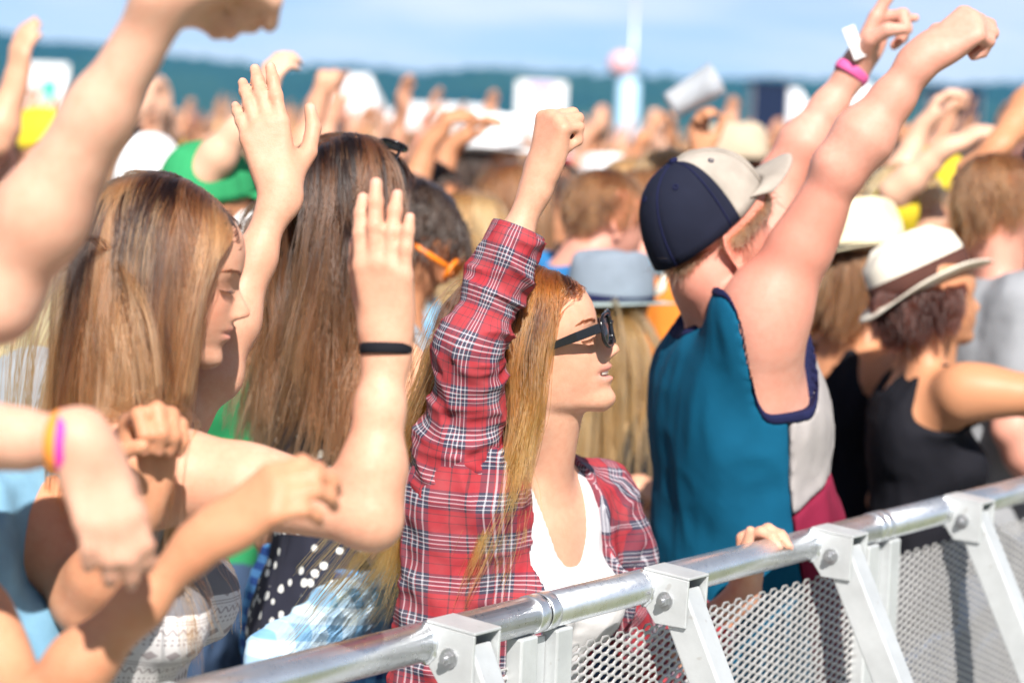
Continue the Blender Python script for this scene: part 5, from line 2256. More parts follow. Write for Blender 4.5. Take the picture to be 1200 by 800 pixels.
def bluecheck_mat(name, a, b, per):
    k = NT(name)
    tc = k.n('TexCoord').outputs['Object']
    sp = k.n('SeparateXYZ')
    k.l(tc, sp.inputs[0])
    f1 = k.math('GREATER_THAN', k.math('FRACT', k.math('MULTIPLY', k.math('ADD', sp.outputs[0], sp.outputs[1]), 1 / per)), 0.5)
    f2 = k.math('GREATER_THAN', k.math('FRACT', k.math('MULTIPLY', sp.outputs[2], 1 / per)), 0.5)
    k.l(k.mix(k.math('MULTIPLY', k.math('ADD', f1, f2), 0.5), a, b), k.b.inputs['Base Color'])
    k.set(Roughness=0.85)
    return k.m


M_BLUECHECK = bluecheck_mat('blue_check_flannel', (0.008, 0.05, 0.22), (0.10, 0.32, 0.62), 0.028)
M_PALECHECK = bluecheck_mat('pale_blue_check', (0.16, 0.34, 0.56), (0.48, 0.62, 0.74), 0.05)

M_HAIR_LONGBROWN = hair_mat('hair_long_brown', (0.006, 0.0025, 0.0016), (0.10, 0.034, 0.014), (0.24, 0.09, 0.032))
UP = V(0, 0, 1)


def girl_floral():
    """second row: long wavy brown hair, sunglasses pushed up, black dress with white flowers"""
    ho = px(412, 262, 3.62)
    root, k = mk_person(dict(head=ho, N=px(405, 392, 3.66), yaw=35, hyaw=40, pitch=2, s=1.0, top='tank', top_mat=M_FLORAL, top_name='dress', tank=dict(neck=0.10, back=0.05, hem=-0.85), vs=0.006, skin='fair',
                             hair_style='long', hair='chestnut', hair_mat=M_HAIR_LONGBROWN, strands=8000, hair_len=0.38, hair_r=0.00055, wave=0.16, clump=110, face_x=30.0, wind=V(-0.10, -0.02, 0), seed=8,
                             label='girl with very long wavy brown hair in a black floral dress, sunglasses on her head', group='people in the second row'))
    # sunglasses on top of the head
    hM, s = k['hM'], k['s']
    g = empty_part('sunglasses', root)
    for sd in (-1, 1):
        ln = MB()
        c = head_pt(ho, hM, s, 62, sd * 30, 128)
        ring = [c + hM[:, 1] * 0.026 * math.cos(w) + nrm(hM[:, 2] * 0.5 - hM[:, 0]) * 0.021 * math.sin(w) for w in np.linspace(0, 2 * math.pi, 20, endpoint=False)]
        ln.tube(ring, 0.003, 8, closed=True)
        ln.build('rim', M_BLACKPLASTIC, g, smooth=True)
        d = MB()
        d.add([c] + ring, [(0, i + 1, (i + 1) % 20 + 1) for i in range(20)])
        o = d.build('lens', M_LENS, g)
        md = o.modifiers.new('t', 'SOLIDIFY')
        md.thickness = 0.0015
        t = MB()
        t.tube([head_pt(ho, hM, s, 60, sd * 56, 126), head_pt(ho, hM, s, 20, sd * 78, 92), head_pt(ho, hM, s, -15, sd * 84, 62)], 0.003, 8)
        t.build('temple_arm', M_BLACKPLASTIC, g, smooth=True)
    # blue checked shirt tied round the waist
    N, Mt = k['N'], k['Mt']
    G = Field()
    torso_prims(G, N, Mt, 1.05)
    q = px(425, 700, 3.2)
    G.u(p_ell(N - Mt[:, 2] * 0.50, np.array([0.135, 0.185, 0.12]), Mt), 0.03)
    garment(root, 'tied_shirt', G, 0.022, lambda P: np.maximum(np.maximum(torso_coords(P, N, Mt)[2] + 0.37, -0.70 - torso_coords(P, N, Mt)[2]), -0.055 - torso_coords(P, N, Mt)[0]).astype(np.float32), M_BLUECHECK, 0.006,
            lambda P: 0.012 * (1 - np.abs(vnoise(P * np.array([22, 22, 6])))) ** 2, lo=V(-99, -99, 0.6))
    # one pale sleeve of it hangs across the hip
    Fs = Field()
    a, b, c = px(474, 690, 3.42), px(400, 722, 3.36), px(318, 772, 3.34)
    Fs.u(p_cone(a, b, 0.034, 0.040), 0.02)
    Fs.u(p_cone(b, c, 0.040, 0.036), 0.02)
    garment(root, 'tied_sleeve', Fs, 0.004, lambda P: np.full(P.shape[:-1], -1.0, np.float32), M_PALECHECK, 0.005, lambda P: 0.010 * (1 - np.abs(vnoise(P * np.array([20, 40, 40])))) ** 2)
    return root


def woman_trilby():
    ho = px(1092, 362, 4.62)
    root, k = mk_person(dict(head=ho, N=px(1086, 432, 4.66), yaw=0, hyaw=18, pitch=8, s=1.0, top='tank', top_mat=M_BLACKTOP, tank=dict(neck=0.09, back=0.06, strap=(0.045, 0.100), arm=0.12), vs=0.006, skin='tan',
                             SR=px(1128, 456, 4.50), armR=(px(1345, 478, 4.42), px(1440, 380, 4.5), V(0.4, 0, 0.9), V(0, 1, 0.2), (20, 25, 20)),
                             hair_style='mid', hair='darkred', wave=0.02, hair_len=0.07, strands=3000, face_x=30.0, seed=3, hat_z=56,
                             label='woman in a black tank top and white trilby hat with a brown band', group='people at the barrier'))
    hM = tilt_frame(k['hM'], 16, -14)
    brim_hat(root, 'trilby_hat', ho, hM, k['s'] * 1.02, (M_WHITEHAT, M_BROWNBAND, M_WHITEHAT), crown_h=112, brim=42, base_z=46, curl=14, dip=14, band_h=44, pinch=16, flare=0.74, seed=4, cx=5)
    return root


def woman_straw():
    ho = px(1015, 318, 5.1)
    root, k = mk_person(dict(head=ho, N=px(1000, 402, 5.12), yaw=30, hyaw=35, pitch=0, s=1.0, top='tank', top_mat=M_BLACKTOP, tank=dict(neck=0.10, back=0.10, strap=(0.06, 0.082)), vs=0.007, skin='tan',
                             hair_style='long', hair='chestnut', hair_len=0.15, strands=3500, face_x=30.0, seed=5, hat_z=56, hair_r=0.0009, wind=V(-0.25, 0, 0),
                             label='woman with brown hair in a cream straw hat with a black band, bare shoulder', group='people behind the barrier'))
    brim_hat(root, 'straw_hat', ho, tilt_frame(k['hM'], 2, -12), k['s'] * 1.02, (M_STRAWHAT, M_BLACKRIB, M_STRAWHAT), crown_h=112, brim=50, base_z=44, curl=4, dip=6, band_h=18, pinch=6, flare=0.9, seed=7)
    return root


def woman_fedora():
    ho = px(716, 376, 4.9)
    root, k = mk_person(dict(head=ho, N=px(708, 462, 4.92), yaw=40, hyaw=40, pitch=0, s=0.94, top='tee', cloth='black', vs=0.0075, skin='fair', hair_style='long', hair='fair', hair_len=0.50, strands=4000, face_x=30.0, seed=6, hat_z=56, hair_r=0.0009,
                             armR=(px(735, 640, 4.75), px(772, 600, 4.62), nrm(V(-0.2, -0.5, 0.5)), V(-0.9, 0.1, 0.1), (40, 50, 35)),
                             label='long-haired woman in a blue-grey fedora with a pale brim, dressed in black', group='people behind the barrier'))
    brim_hat(root, 'fedora_hat', ho, tilt_frame(k['hM'], 0, 0), k['s'] * 1.03, (M_GREYFELT, M_NAVYTRIM, M_GREYFELT2), crown_h=112, brim=54, base_z=44, curl=4, dip=4, band_h=26, pinch=14, flare=0.88, seed=9)
    # feather and brooch on the band
    mb = MB()
    q = head_pt(ho, k['hM'], 0.97, 60, -80, 62)
    mb.tube([q, q + V(0.012, -0.004, 0.02), q + V(0.020, -0.004, 0.055)], [0.004, 0.012, 0.002], 8, flat=0.3)
    mb.build('feather', M_WHITEHAT, root, smooth=True)
    return root


def man_blue():
    ho = px(708, 268, 5.25)
    mk_person(dict(head=ho, N=px(672, 318, 5.25), yaw=20, hyaw=25, pitch=-6, male=True, s=1.0, top='tee', top_mat=M_BLUESHIRT, vs=0.0075, skin='pink', hair_style='crop', hair='chestnut', hair_len=0.035, strands=6000, hair_r=0.0006, face_x=None, seed=2,
                   label='man with cropped brown hair in a bright blue shirt, leaning forward', group='people behind the barrier'))


def boy_right():
    ho = px(1172, 250, 5.0)
    mk_person(dict(head=ho, N=px(1165, 330, 5.05), yaw=10, hyaw=15, pitch=5, male=True, s=0.98, top='tee', cloth='grey', vs=0.0075, skin='pink', hair_style='crop', hair='chestnut', hair_len=0.07, strands=6000, hair_r=0.0007, face_x=None, seed=12,
                   label='young man with tousled brown hair and a grey shirt beside the white trilby', group='people behind the barrier'))


def person_denim():
    """closest on the left: sleeveless denim, forearm held out, head outside the picture"""
    ho = px(-150, 378, 2.36)
    N = px(-80, 548, 2.38)
    root, k = mk_person(dict(head=ho, N=N, yaw=-12, hyaw=-5, pitch=0, s=1.0, top='tank', top_mat=M_DENIM, top_name='denim_vest', tank=dict(neck=0.05, back=0.02, strap=(0.03, 0.118), arm=0.16), vs=0.0046, zmin=1.08, skin_mat=SK_TAN, armg=0.80, armgR=0.88, handR=0.92,
                             SR=px(-88, 640, 2.20), armR=(px(40, 832, 2.06), px(245, 628, 2.02), nrm(px(350, 560, 2.0) - px(245, 628, 2.02)), V(0.25, 0.75, -0.6), (34, 46, 30), dict(thumb=((0.85, 0.35, 0.4), (0.9, -0.05, 0.4), (0.9, -0.15, 0.35)))),
                             SL=px(25, 590, 2.50), armL=(px(100, 705, 2.42), px(166, 585, 2.33), nrm(V(0.10, -0.1, 1)), V(0.5, -0.8, 0.0), (62, 80, 50), dict(thumb=((0.6, 0.6, 0.4), (0.75, 0.2, 0.65), (0.4, -0.5, 0.75)))),
                             hair_style='mid', hair='brown', hair_len=0.2, strands=2500, seed=9,
                             label='person in a sleeveless denim vest holding both fists out over the barrier', group='people at the barrier'))
    return root


def person_arm():
    """beside the denim vest, outside the picture but for the two arms"""
    ho = px(-330, 330, 2.25)
    N = px(-330, 520, 2.27)
    root, k = mk_person(dict(head=ho, N=N, yaw=-10, hyaw=-5, pitch=0, male=False, s=1.03, top='tee', cloth='white', vs=0.0050, zmin=1.1, skin_mat=SK_PALE, sleeve=0.4, armg=0.99, armgR=0.80, handR=0.82,
                             SR=px(-270, 500, 2.05), armR=(px(-95, 505, 1.94), px(98, 520, 1.90), nrm(px(138, 640, 1.90) - px(98, 520, 1.90)), V(-0.35, 0.85, -0.2), (16, 28, 18), dict(splay=3.0, wide=1.0, thumb=((0.9, 0.35, 0.2), (0.95, 0.1, 0.2), (0.97, 0.0, 0.2)))),
                             SL=px(-200, 520, 2.25), armL=(px(-5, 345, 2.02), px(197, -6, 1.94), nrm(V(0.50, 0.84, 0.12)), V(0.70, -0.25, -0.65), (84, 100, 60), dict(splay=0.5, thumb=((0.75, 0.45, 0.45), (0.80, -0.15, 0.45), (0.35, -0.85, 0.25)))),
                             hair_style='short', hair='brown', seed=4,
                             label='pale arm of a person beside the frame, fist raised, other wrist with a woven band', group='people at the barrier'))
    WR, ER = px(98, 520, 1.90), px(-95, 505, 1.94)
    ring_band(root, 'wrist_band', WR + (ER - WR) * 0.10, nrm(ER - WR), V(-0.15, 0.95, -0.1), 0.0270, 0.0255, 0.0050, M_MULTIBAND, flat=2.0)


man_cap()
girl_floral()
woman_trilby()
woman_straw()
woman_fedora()
man_blue()
boy_right()
person_denim()
person_arm()
# ------------------------------------------------------------------ the crowd behind the first rows
def copy_tree(o, parent=None):
    c = o.copy()
    COL.objects.link(c)
    c.parent = parent
    for ch in o.children:
        copy_tree(ch, c)
    return c


STAGE_YAW = -35.0


def build_protos():
    """figures facing +x at the origin, ear height 1.55 m"""
    P = {}
    ho = V(0, 0, 1.55)
    upn = (8, 12, 8)
    fist = (78, 95, 58)
    def R_(x, y, z): return V(x, -y, z)
    mk = lambda **k: mk_person(dict(head=ho, yaw=0, vs=0.0095, fthick=1.2, **k))[0]
    P['short hair'] = mk(male=True, hair_style='short', pitch=4, seed=21)
    P['long hair'] = mk(hair_style='long', pitch=3, seed=22, strands=900, hair_r=0.002, clump=40)
    P['short hair, right fist raised'] = mk(male=True, hair_style='short', pitch=10, seed=23, armR=(R_(0.10, 0.30, 1.58), R_(0.16, 0.24, 1.83), V(0.2, 0, 1), V(0.9, 0.3, 0), fist))
    P['long hair, both hands raised'] = mk(hair_style='long', pitch=8, seed=24, strands=900, hair_r=0.002, clump=40,
                                          armR=(R_(0.12, 0.26, 1.56), R_(0.16, 0.20, 1.79), V(0.1, 0.1, 1), V(0.9, 0.2, 0), upn), armL=(V(0.14, 0.24, 1.58), V(0.20, 0.20, 1.80), V(0.25, -0.1, 1), V(0.9, -0.2, 0), upn))
    P['short hair, clapping overhead'] = mk(male=True, hair_style='short', pitch=14, seed=25, armR=(R_(0.08, 0.30, 1.64), R_(0.20, 0.09, 1.82), V(0.15, 0.3, 1), V(0, 1, 0), upn), armL=(V(0.08, 0.30, 1.64), V(0.20, 0.10, 1.82), V(0.15, -0.3, 1), V(0, -1, 0), upn))
    P['tied-back hair, left hand raised'] = mk(hair_style='short', pitch=6, seed=26, armL=(V(0.06, 0.28, 1.56), V(0.10, 0.26, 1.80), V(0.15, -0.1, 1), V(0.9, 0, 0), upn))
    P['long hair, pointing up'] = mk(hair_style='mid', pitch=6, seed=27, strands=900, hair_r=0.002, clump=40, armR=(R_(0.18, 0.22, 1.52), R_(0.36, 0.16, 1.70), V(0.6, 0, 0.8), V(0.5, 0.2, -0.8), (20, 30, 20), dict(fingers=dict(index=(0, 4, 4)))))
    a = mk(male=True, hair_style='short', hat_z=20, hair_len=0.03, pitch=6, seed=28, armR=(R_(0.05, 0.26, 1.32), R_(0.24, 0.16, 1.42), V(0.5, 0.3, 0.8), V(0.2, 0.9, 0), (40, 50, 30)))
    hM = head_frame(0, 6)
    for c in ball_cap(a, ho, hM, 1.03, M_CCLOTH, M_CCLOTH, M_CCLOTH, base=32, bill_len=64).children:
        c.color = (0.5, 0.5, 0.5, 1)
    P['cap'] = a
    b = mk(hair_style='mid', pitch=3, seed=29, strands=900, hair_r=0.002, clump=40, hat_z=50)
    for c in brim_hat(b, 'sun_hat', ho, head_frame(0, 3), 1.03, (M_CCLOTH, M_BLACKRIB, M_CCLOTH), crown_h=116, brim=50, base_z=40, pinch=10, band_h=18).children:
        c.color = (0.6, 0.5, 0.35, 1)
    P['brimmed hat'] = b
    return P


def paint(root, skin, hair, cloth, hat=None):
    for o in root.children:
        n = o.name.split('.')[0]
        if n == 'body':
            setcol(o, SKINS[skin])
        elif n in ('hair', 'hair_roots'):
            setcol(o, HAIRS[hair] if n == 'hair' else tuple(v * 0.6 for v in HAIRS[hair]))
        elif n in ('shirt', 'tank_top'):
            setcol(o, CLOTHS[cloth])
        elif n in ('cap', 'sun_hat') and hat:
            for c in o.children:
                if not c.name.startswith('band'):
                    setcol(c, CLOTHS[hat])


def describe(kind, hair, cloth, hat):
    hw = {'brown': 'brown', 'dark': 'black', 'fair': 'light brown', 'blond': 'blond', 'auburn': 'auburn', 'chestnut': 'chestnut'}[hair]
    if kind == 'cap':
        return f'person in a {hat} cap and {cloth} shirt in the crowd'
    if kind == 'brimmed hat':
        return f'person in a {hat} brimmed hat and {cloth} shirt in the crowd'
    first, _, rest = kind.partition(', ')
    st = first.split()[0]
    return f'person with {st} {hw} hair and {cloth} shirt' + (f', {rest},' if rest else '') + ' in the crowd'


def build_crowd():
    rng = random.Random(77)
    P = build_protos()
    used, seen = set(), set()
    placed = []

    def put(kind, x, y, scale, yaw, skin, hair, cloth, hat=None):
        src = P[kind]
        if kind in used:
            r = copy_tree(src)
        else:
            used.add(kind)
            r = src
        r.location = (x, y, gz(y))
        r.rotation_euler = (0, 0, R(yaw))
        r.scale = (scale,) * 3
        paint(r, skin, hair, cloth, hat)
        seen.add(describe(kind, hair, cloth, hat))
        tag(r, describe(kind, hair, cloth, hat), 'person', 'people in the crowd')
        placed.append((x, y))

    def at(kind, hx, hy, d, yaw, skin, hair, cloth, hat=None):
        """head centre at a pixel: the size follows from the distance"""
        p = px(hx, hy, d)
        put(kind, p[0], p[1], min(1.12, max(0.86, (p[2] - gz(p[1])) / 1.60)), yaw, skin, hair, cloth, hat)
    # figures one can pick out in the photograph
    at('cap', 45, 165, 7.6, -20, 'fair', 'brown', 'white', 'yellow')
    at('cap', 238, 222, 4.9, 40, 'tan', 'dark', 'green', 'green')
    at('cap', 172, 200, 6.4, 60, 'pink', 'fair', 'pink', 'white')
    at('brimmed hat', 572, 168, 8.2, -30, 'tan', 'dark', 'beige', 'white')
    at('cap', 540, 205, 8.6, 70, 'fair', 'brown', 'sky', 'sky')
    at('long hair', 28, 270, 3.9, 20, 'fair', 'blond', 'grey')
    at('long hair', 600, 225, 6.6, 30, 'fair', 'chestnut', 'blue')
    at('short hair', 640, 215, 7.4, 10, 'tan', 'dark', 'black')
    at('long hair', 548, 262, 5.9, 20, 'fair', 'fair', 'white')
    at('short hair', 752, 238, 6.1, 30, 'pink', 'chestnut', 'orange')
    at('long hair', 782, 300, 6.6, 25, 'tan', 'auburn', 'black')
    at('short hair', 735, 215, 8.0, 30, 'pink', 'fair', 'white')
    at('long hair', 945, 215, 7.2, -10, 'pink', 'brown', 'grey')
    at('cap', 1090, 215, 7.0, -30, 'fair', 'blond', 'orange', 'yellow')
    at('short hair', 1040, 190, 9.0, -60, 'tan', 'dark', 'blue')
    at('long hair', 1150, 175, 7.5, -20, 'tan', 'dark', 'black')
    at('brimmed hat', 858, 168, 8.0, 0, 'tan', 'dark', 'purple', 'beige')
    at('long hair', 470, 245, 5.4, -10, 'fair', 'brown', 'sky')
    at('short hair', 350, 205, 7.2, 0, 'pale', 'brown', 'white')
    at('long hair', 120, 185, 6.8, 10, 'fair', 'brown', 'purple')
    kinds = list(P)
    wts = [4, 5, 3.2, 3.2, 1.8, 3.0, 2.2, 2.0, 1.5]
    skins, hairs = ['fair', 'pale', 'tan', 'pink', 'brown'], ['brown', 'dark', 'fair', 'blond', 'auburn', 'chestnut']
    cl = list(CLOTHS)
    n = 0
    y = 5.9
    while y < 46 and n < 275:
        half = 0.235 * y + 0.6
        step = 0.52 if y < 12 else 0.62 + 0.012 * y
        x = -half + rng.uniform(0, step)
        while x < half:
            X, Y = x + rng.uniform(-0.14, 0.14), y + rng.uniform(-0.2, 0.2)
            x += step * rng.uniform(0.85, 1.25)
            if any((X - a) ** 2 + (Y - b) ** 2 < 0.42 ** 2 for a, b in placed):
                continue
            if any((X - a) ** 2 + (Y - b) ** 2 < 0.40 ** 2 for a, b in TAKEN):
                continue
            n += 1
            for _ in range(40):
                pick = (rng.choices(kinds, wts)[0], rng.choices(hairs, [5, 3, 3, 2, 1, 3])[0], rng.choices(cl, [7, 2, 2, 3, 1.5, 3, 2, 1.5, 1.5, 2, 1, 1.5, 3, 3])[0], rng.choice(['white', 'beige', 'red', 'navy', 'grey', 'yellow', 'black', 'blue']))
                if describe(*pick) not in seen:
                    break
            put(pick[0], X, Y, rng.uniform(0.94, 1.07), STAGE_YAW + rng.gauss(0, 22), rng.choices(skins, [5, 3, 3, 3, 0.6])[0], *pick[1:])
        y += 0.62 if y < 12 else 0.85 + 0.02 * y
    return n


def far_crowd():
    """the mass of people farther back: torso, head and now and then an arm, joined"""
    rng = np.random.default_rng(4)
    F = Field()
    verts, faces, cols = [], [], []
    mb = MB()
    # one low-poly bust: head ball, hair, shoulders, body
    def ring(prof, n=6):
        vs, fs = [], []
        for i, (rx, ry, z) in enumerate(prof):
            for k in range(n):
                w = 2 * math.pi * k / n
                vs.append((rx * math.cos(w), ry * math.sin(w), z))
        for i in range(len(prof) - 1):
            for k in range(n):
                fs.append((i * n + k, i * n + (k + 1) % n, (i + 1) * n + (k + 1) % n, (i + 1) * n + k))
        return np.array(vs), np.array(fs)
    body = ring([(0.11, 0.16, 0.0), (0.12, 0.17, 0.9), (0.11, 0.19, 1.3), (0.09, 0.20, 1.42), (0.06, 0.08, 1.49), (0.05, 0.05, 1.5)])
    head = ring([(0.05, 0.05, 1.46), (0.085, 0.07, 1.54), (0.098, 0.077, 1.63), (0.08, 0.065, 1.70), (0.02, 0.02, 1.735)])
    hair = ring([(0.09, 0.085, 1.56), (0.105, 0.086, 1.65), (0.085, 0.07, 1.725), (0.02, 0.02, 1.752)])
    arm = ring([(0.045, 0.045, 1.40), (0.04, 0.04, 1.66), (0.03, 0.03, 1.90), (0.045, 0.02, 1.98), (0.03, 0.012, 2.08)], 6)
    cl = list(CLOTHS.values())
    sk = list(SKINS.values())[:4]
    hr = list(HAIRS.values())
    V_, F_, C_ = [], [], []
    base = 0
    for i in range(1100):
        y = 30 + 55 * rng.uniform() ** 1.4
        x = rng.uniform(-1, 1) * (0.26 * y + 3)
        s = rng.uniform(0.93, 1.06)
        a = rng.uniform(-0.9, 0.9) - 0.6
        c, sn = math.cos(a), math.sin(a)
        parts = [(body, cl[rng.integers(len(cl))]), (head, sk[rng.integers(4)]), (hair, hr[rng.integers(len(hr))])]
        if rng.uniform() < 0.22:
            parts.append((arm, parts[1][1]))
        for (v, f), col in parts:
            w = v * s
            if v is arm[0]:
                w = w + np.array([0.05, rng.choice([-0.2, 0.2]), 0]) + np.outer((v[:, 2] - 1.4), [0.25, rng.uniform(-0.3, 0.3), 0])
            w = np.stack([w[:, 0] * c - w[:, 1] * sn + x, w[:, 0] * sn + w[:, 1] * c + y, w[:, 2] + gz(y)], -1)
            V_.append(w)
            F_.append(f + base)
            base += len(w)
            C_.append(np.repeat(np.array([[*col, 1.0]]), len(w), 0))
    me = raw_mesh('far_crowd', np.concatenate(V_), np.concatenate(F_))
    set_color(me, 'tint', np.concatenate(C_))
    k = NT('far_crowd')
    at_ = k.n('Attribute', attribute_name='tint')
    k.l(k.mix(k.math('MULTIPLY', k.noise(8, 3), 0.3), at_.outputs['Color'], (0.3, 0.22, 0.18)), k.b.inputs['Base Color'])
    k.set(Roughness=0.8)
    o = obj('far_crowd', me, k.m)
    tag(o, 'mass of people far back in the field', 'crowd', kind='stuff')


TAKEN = [(px(hx, hy, d)[0], px(hx, hy, d)[1]) for hx, hy, d in ((690, 290, 5.25), (715, 400, 4.9), (1010, 350, 5.1), (1170, 280, 5.0), (20, 200, 6.0), (290, 240, 5.2), (495, 225, 6.0), (815, 215, 6.2), (1055, 235, 5.8), (480, 290, 4.5), (1250, 205, 5.4))]


def plastic_cup(name, a, b, r0, r1, label, liquid=None):
    """thin-walled tumbler from base a to rim b; liquid = (colour, fill)"""
    a, b = np.asarray(a, float), np.asarray(b, float)
    root = empty(name, a, label, 'cup')
    ax = nrm(b - a)
    u = nrm(np.cross(ax, V(0.3, 0.9, 0.2)))
    w = np.cross(ax, u)
    L_ = np.linalg.norm(b - a)
    n = 28

    def lathe(prof):
        vs, fs = [], []
        for r, t in prof:
            for k in range(n):
                q = 2 * math.pi * k / n
                vs.append(a + ax * t * L_ + (u * math.cos(q) + w * math.sin(q)) * r)
        for i in range(len(prof) - 1):
            for k in range(n):
                fs.append((i * n + k, i * n + (k + 1) % n, (i + 1) * n + (k + 1) % n, (i + 1) * n + k))
        return vs, fs
    t = 0.0012
    vs, fs = lathe([(0.001, 0), (r0, 0), (r0 * 1.01, 0.02), (r1, 0.97), (r1 + 0.003, 0.985), (r1 + 0.003, 1.0), (r1 - t, 1.0), (r0 - t, 0.03), (0.001, 0.03)])
    k = NT('clear_plastic')
    k.set(Roughness=0.25)
    k.b.inputs['Base Color'].default_value = (0.86, 0.90, 0.95, 1)
    k.b.inputs['Transmission Weight'].default_value = 0.65
    k.b.inputs['IOR'].default_value = 1.3
    k.b.inputs['Alpha'].default_value = 1.0
    obj('wall', raw_mesh('wall', vs, [tuple(f) for f in fs]), k.m, root)
    if liquid:
        col, fill = liquid
        vs, fs = lathe([(0.001, 0.04), (r0 - 2 * t, 0.04), (r0 + (r1 - r0) * fill - 2 * t, fill), (0.001, fill)])
        m = NT('beer')
        m.set(Roughness=0.1)
        m.b.inputs['Base Color'].default_value = (*col, 1)
        m.b.inputs['Transmission Weight'].default_value = 0.4
        obj('drink', raw_mesh('drink', vs, [tuple(f) for f in fs]), m.m, root)
        vs, fs = lathe([(0.001, fill + 0.005), (r0 + (r1 - r0) * fill - 2 * t, fill + 0.005), (r0 + (r1 - r0) * fill - 2 * t, fill + 0.12), (0.001, fill + 0.12)])
        obj('foam', raw_mesh('foam', vs, [tuple(f) for f in fs]), M_WHITE, root)
    return root


def wavers():
    """people behind the barrier whose raised arms stand out against the sky"""
    upn = (8, 14, 10)
    mk = lambda **k: mk_person(dict(vs=0.0086, fthick=1.15, group='people with arms up behind the barrier', **k))[0]
    mk(head=px(-18, 205, 6.0), yaw=-30, male=True, skin='fair', hair='brown', cloth='navy', seed=31, armR=(px(-6, 165, 5.8), px(18, 98, 5.8), nrm(V(0.15, 0, 1)), V(0.6, 0.7, 0), (14, 18, 12)), label='man at the edge with a navy shirt, open right hand raised before the hill')
    mk(head=px(302, 262, 5.2), yaw=20, skin='pale', hair='dark', cloth='white', hair_style='short', seed=32, armR=(px(238, 205, 4.85), px(303, 122, 4.8), nrm(V(0.35, 0.1, 0.9)), V(0.6, 0.6, 0), (30, 40, 25)), armL=None,
       label='dark-haired person in white with a pale forearm raised behind the open hand')
    mk(head=px(500, 245, 6.0), yaw=-10, skin='tan', hair='dark', cloth='white', seed=33, armR=(px(478, 235, 5.8), px(503, 168, 5.8), nrm(V(0.55, 0, 0.8)), V(0.5, 0.3, -0.7), (40, 30, 20)), armL=(px(505, 225, 6.1), px(530, 172, 6.1), nrm(V(0.6, 0, 0.7)), V(0.5, 0, -0.8), (30, 30, 20)),
       label='tanned person in a white shirt with both wrists bent over above the crowd')
    r = mk(head=px(788, 232, 6.2), yaw=0, skin='tan', hair='fair', cloth='sky', hair_style='short', seed=34, armR=(px(832, 262, 6.05), px(822, 182, 6.0), nrm(V(-0.15, 0, 1)), V(0.5, -0.8, 0.1), (40, 50, 35)), label='tanned person in pale blue holding a clear cup up behind the two-tone cap')
    plastic_cup('clear_cup', px(786, 124, 5.96), px(840, 92, 5.96), 0.037, 0.046, 'clear plastic cup tipped on its side in a raised hand')
    mk(head=px(1062, 255, 5.8), yaw=-15, skin='pale', hair='blond', cloth='yellow', hair_style='short', seed=35, SR=px(1045, 275, 5.7), armR=(px(1050, 225, 5.6), px(1112, 172, 5.55), nrm(V(0.8, 0, 0.45)), V(0.3, 0.3, -0.85), (30, 40, 25)), armL=(px(1050, 215, 6.0), px(1080, 150, 6.0), nrm(V(0.4, 0, 0.8)), V(0.4, 0, -0.8), (30, 40, 25)),
       label='blond person in yellow with two thin pale arms bent up behind the straw hat')
    mk(head=px(1250, 205, 5.4), yaw=170, male=True, skin='tan', hair='dark', cloth='navy', seed=36, armR=None, armL=(px(1222, 112, 5.2), px(1168, 172, 5.1), nrm(V(-0.7, 0, -0.6)), V(0.5, 0.3, -0.6), (72, 90, 50)),
       label='tanned man beside the frame reaching his forearm down behind the young man in grey')
    root = mk(head=px(476, 290, 4.45), yaw=5, hyaw=-10, pitch=-32, skin='tan', hair='dark', cloth='grey', hair_style='short', seed=37, label='dark-haired person in grey with orange sunglasses looking down')
    ho, hM = px(476, 290, 4.45), head_frame(-10, -32)
    m = mat_plain('orange_plastic', (0.80, 0.20, 0.01), 0.35, var=0.02)
    g = empty_part('sunglasses', root)
    for sd in (-1, 1):
        mb = MB()
        pts = [head_pt(ho, hM, 1, -5, sd * 78, 24), head_pt(ho, hM, 1, 50, sd * 76, 26), head_pt(ho, hM, 1, 100, sd * 66, 26)]
        mb.tube(pts, 0.0062, 8)
        mb.build('temple_arm', m, g, smooth=True)
        mb = MB()
        c = head_pt(ho, hM, 1, 106, sd * 34, 20)
        mb.tube([c + hM[:, 1] * 0.028 * math.cos(w) + hM[:, 2] * 0.022 * math.sin(w) for w in np.linspace(0, 6.2832, 22, endpoint=False)], 0.005, 8, closed=True)
        mb.build('rim', m, g, smooth=True)


wavers()
N_CROWD = build_crowd()
far_crowd()
plastic_cup('beer_cup', px(758, 658, 4.58), px(760, 606, 4.58), 0.027, 0.036, 'plastic cup of yellow beer held by the woman in the fedora', ((0.85, 0.50, 0.01), 0.72))


# ------------------------------------------------------------------ far structures on the field
M_TENT = cloth_mat('tent_canvas', (0.80, 0.80, 0.82), weave=60, var=0.05)
M_SCRIM = cloth_mat('dark_scrim', (0.012, 0.02, 0.05), weave=60)
M_TRUSS = metal_mat('truss_aluminium', (0.55, 0.57, 0.6), 0.4, 0.6)
M_SIGNGREEN = mat_plain('sign_green', (0.02, 0.42, 0.30), 0.5)
M_PALEBLUE = cloth_mat('pale_blue_vinyl', (0.42, 0.62, 0.80), weave=30)
M_PINKV = cloth_mat('pink_vinyl', (0.78, 0.42, 0.46), weave=30)
M_PURPLE = cloth_mat('lilac_print', (0.45, 0.30, 0.62), weave=30)


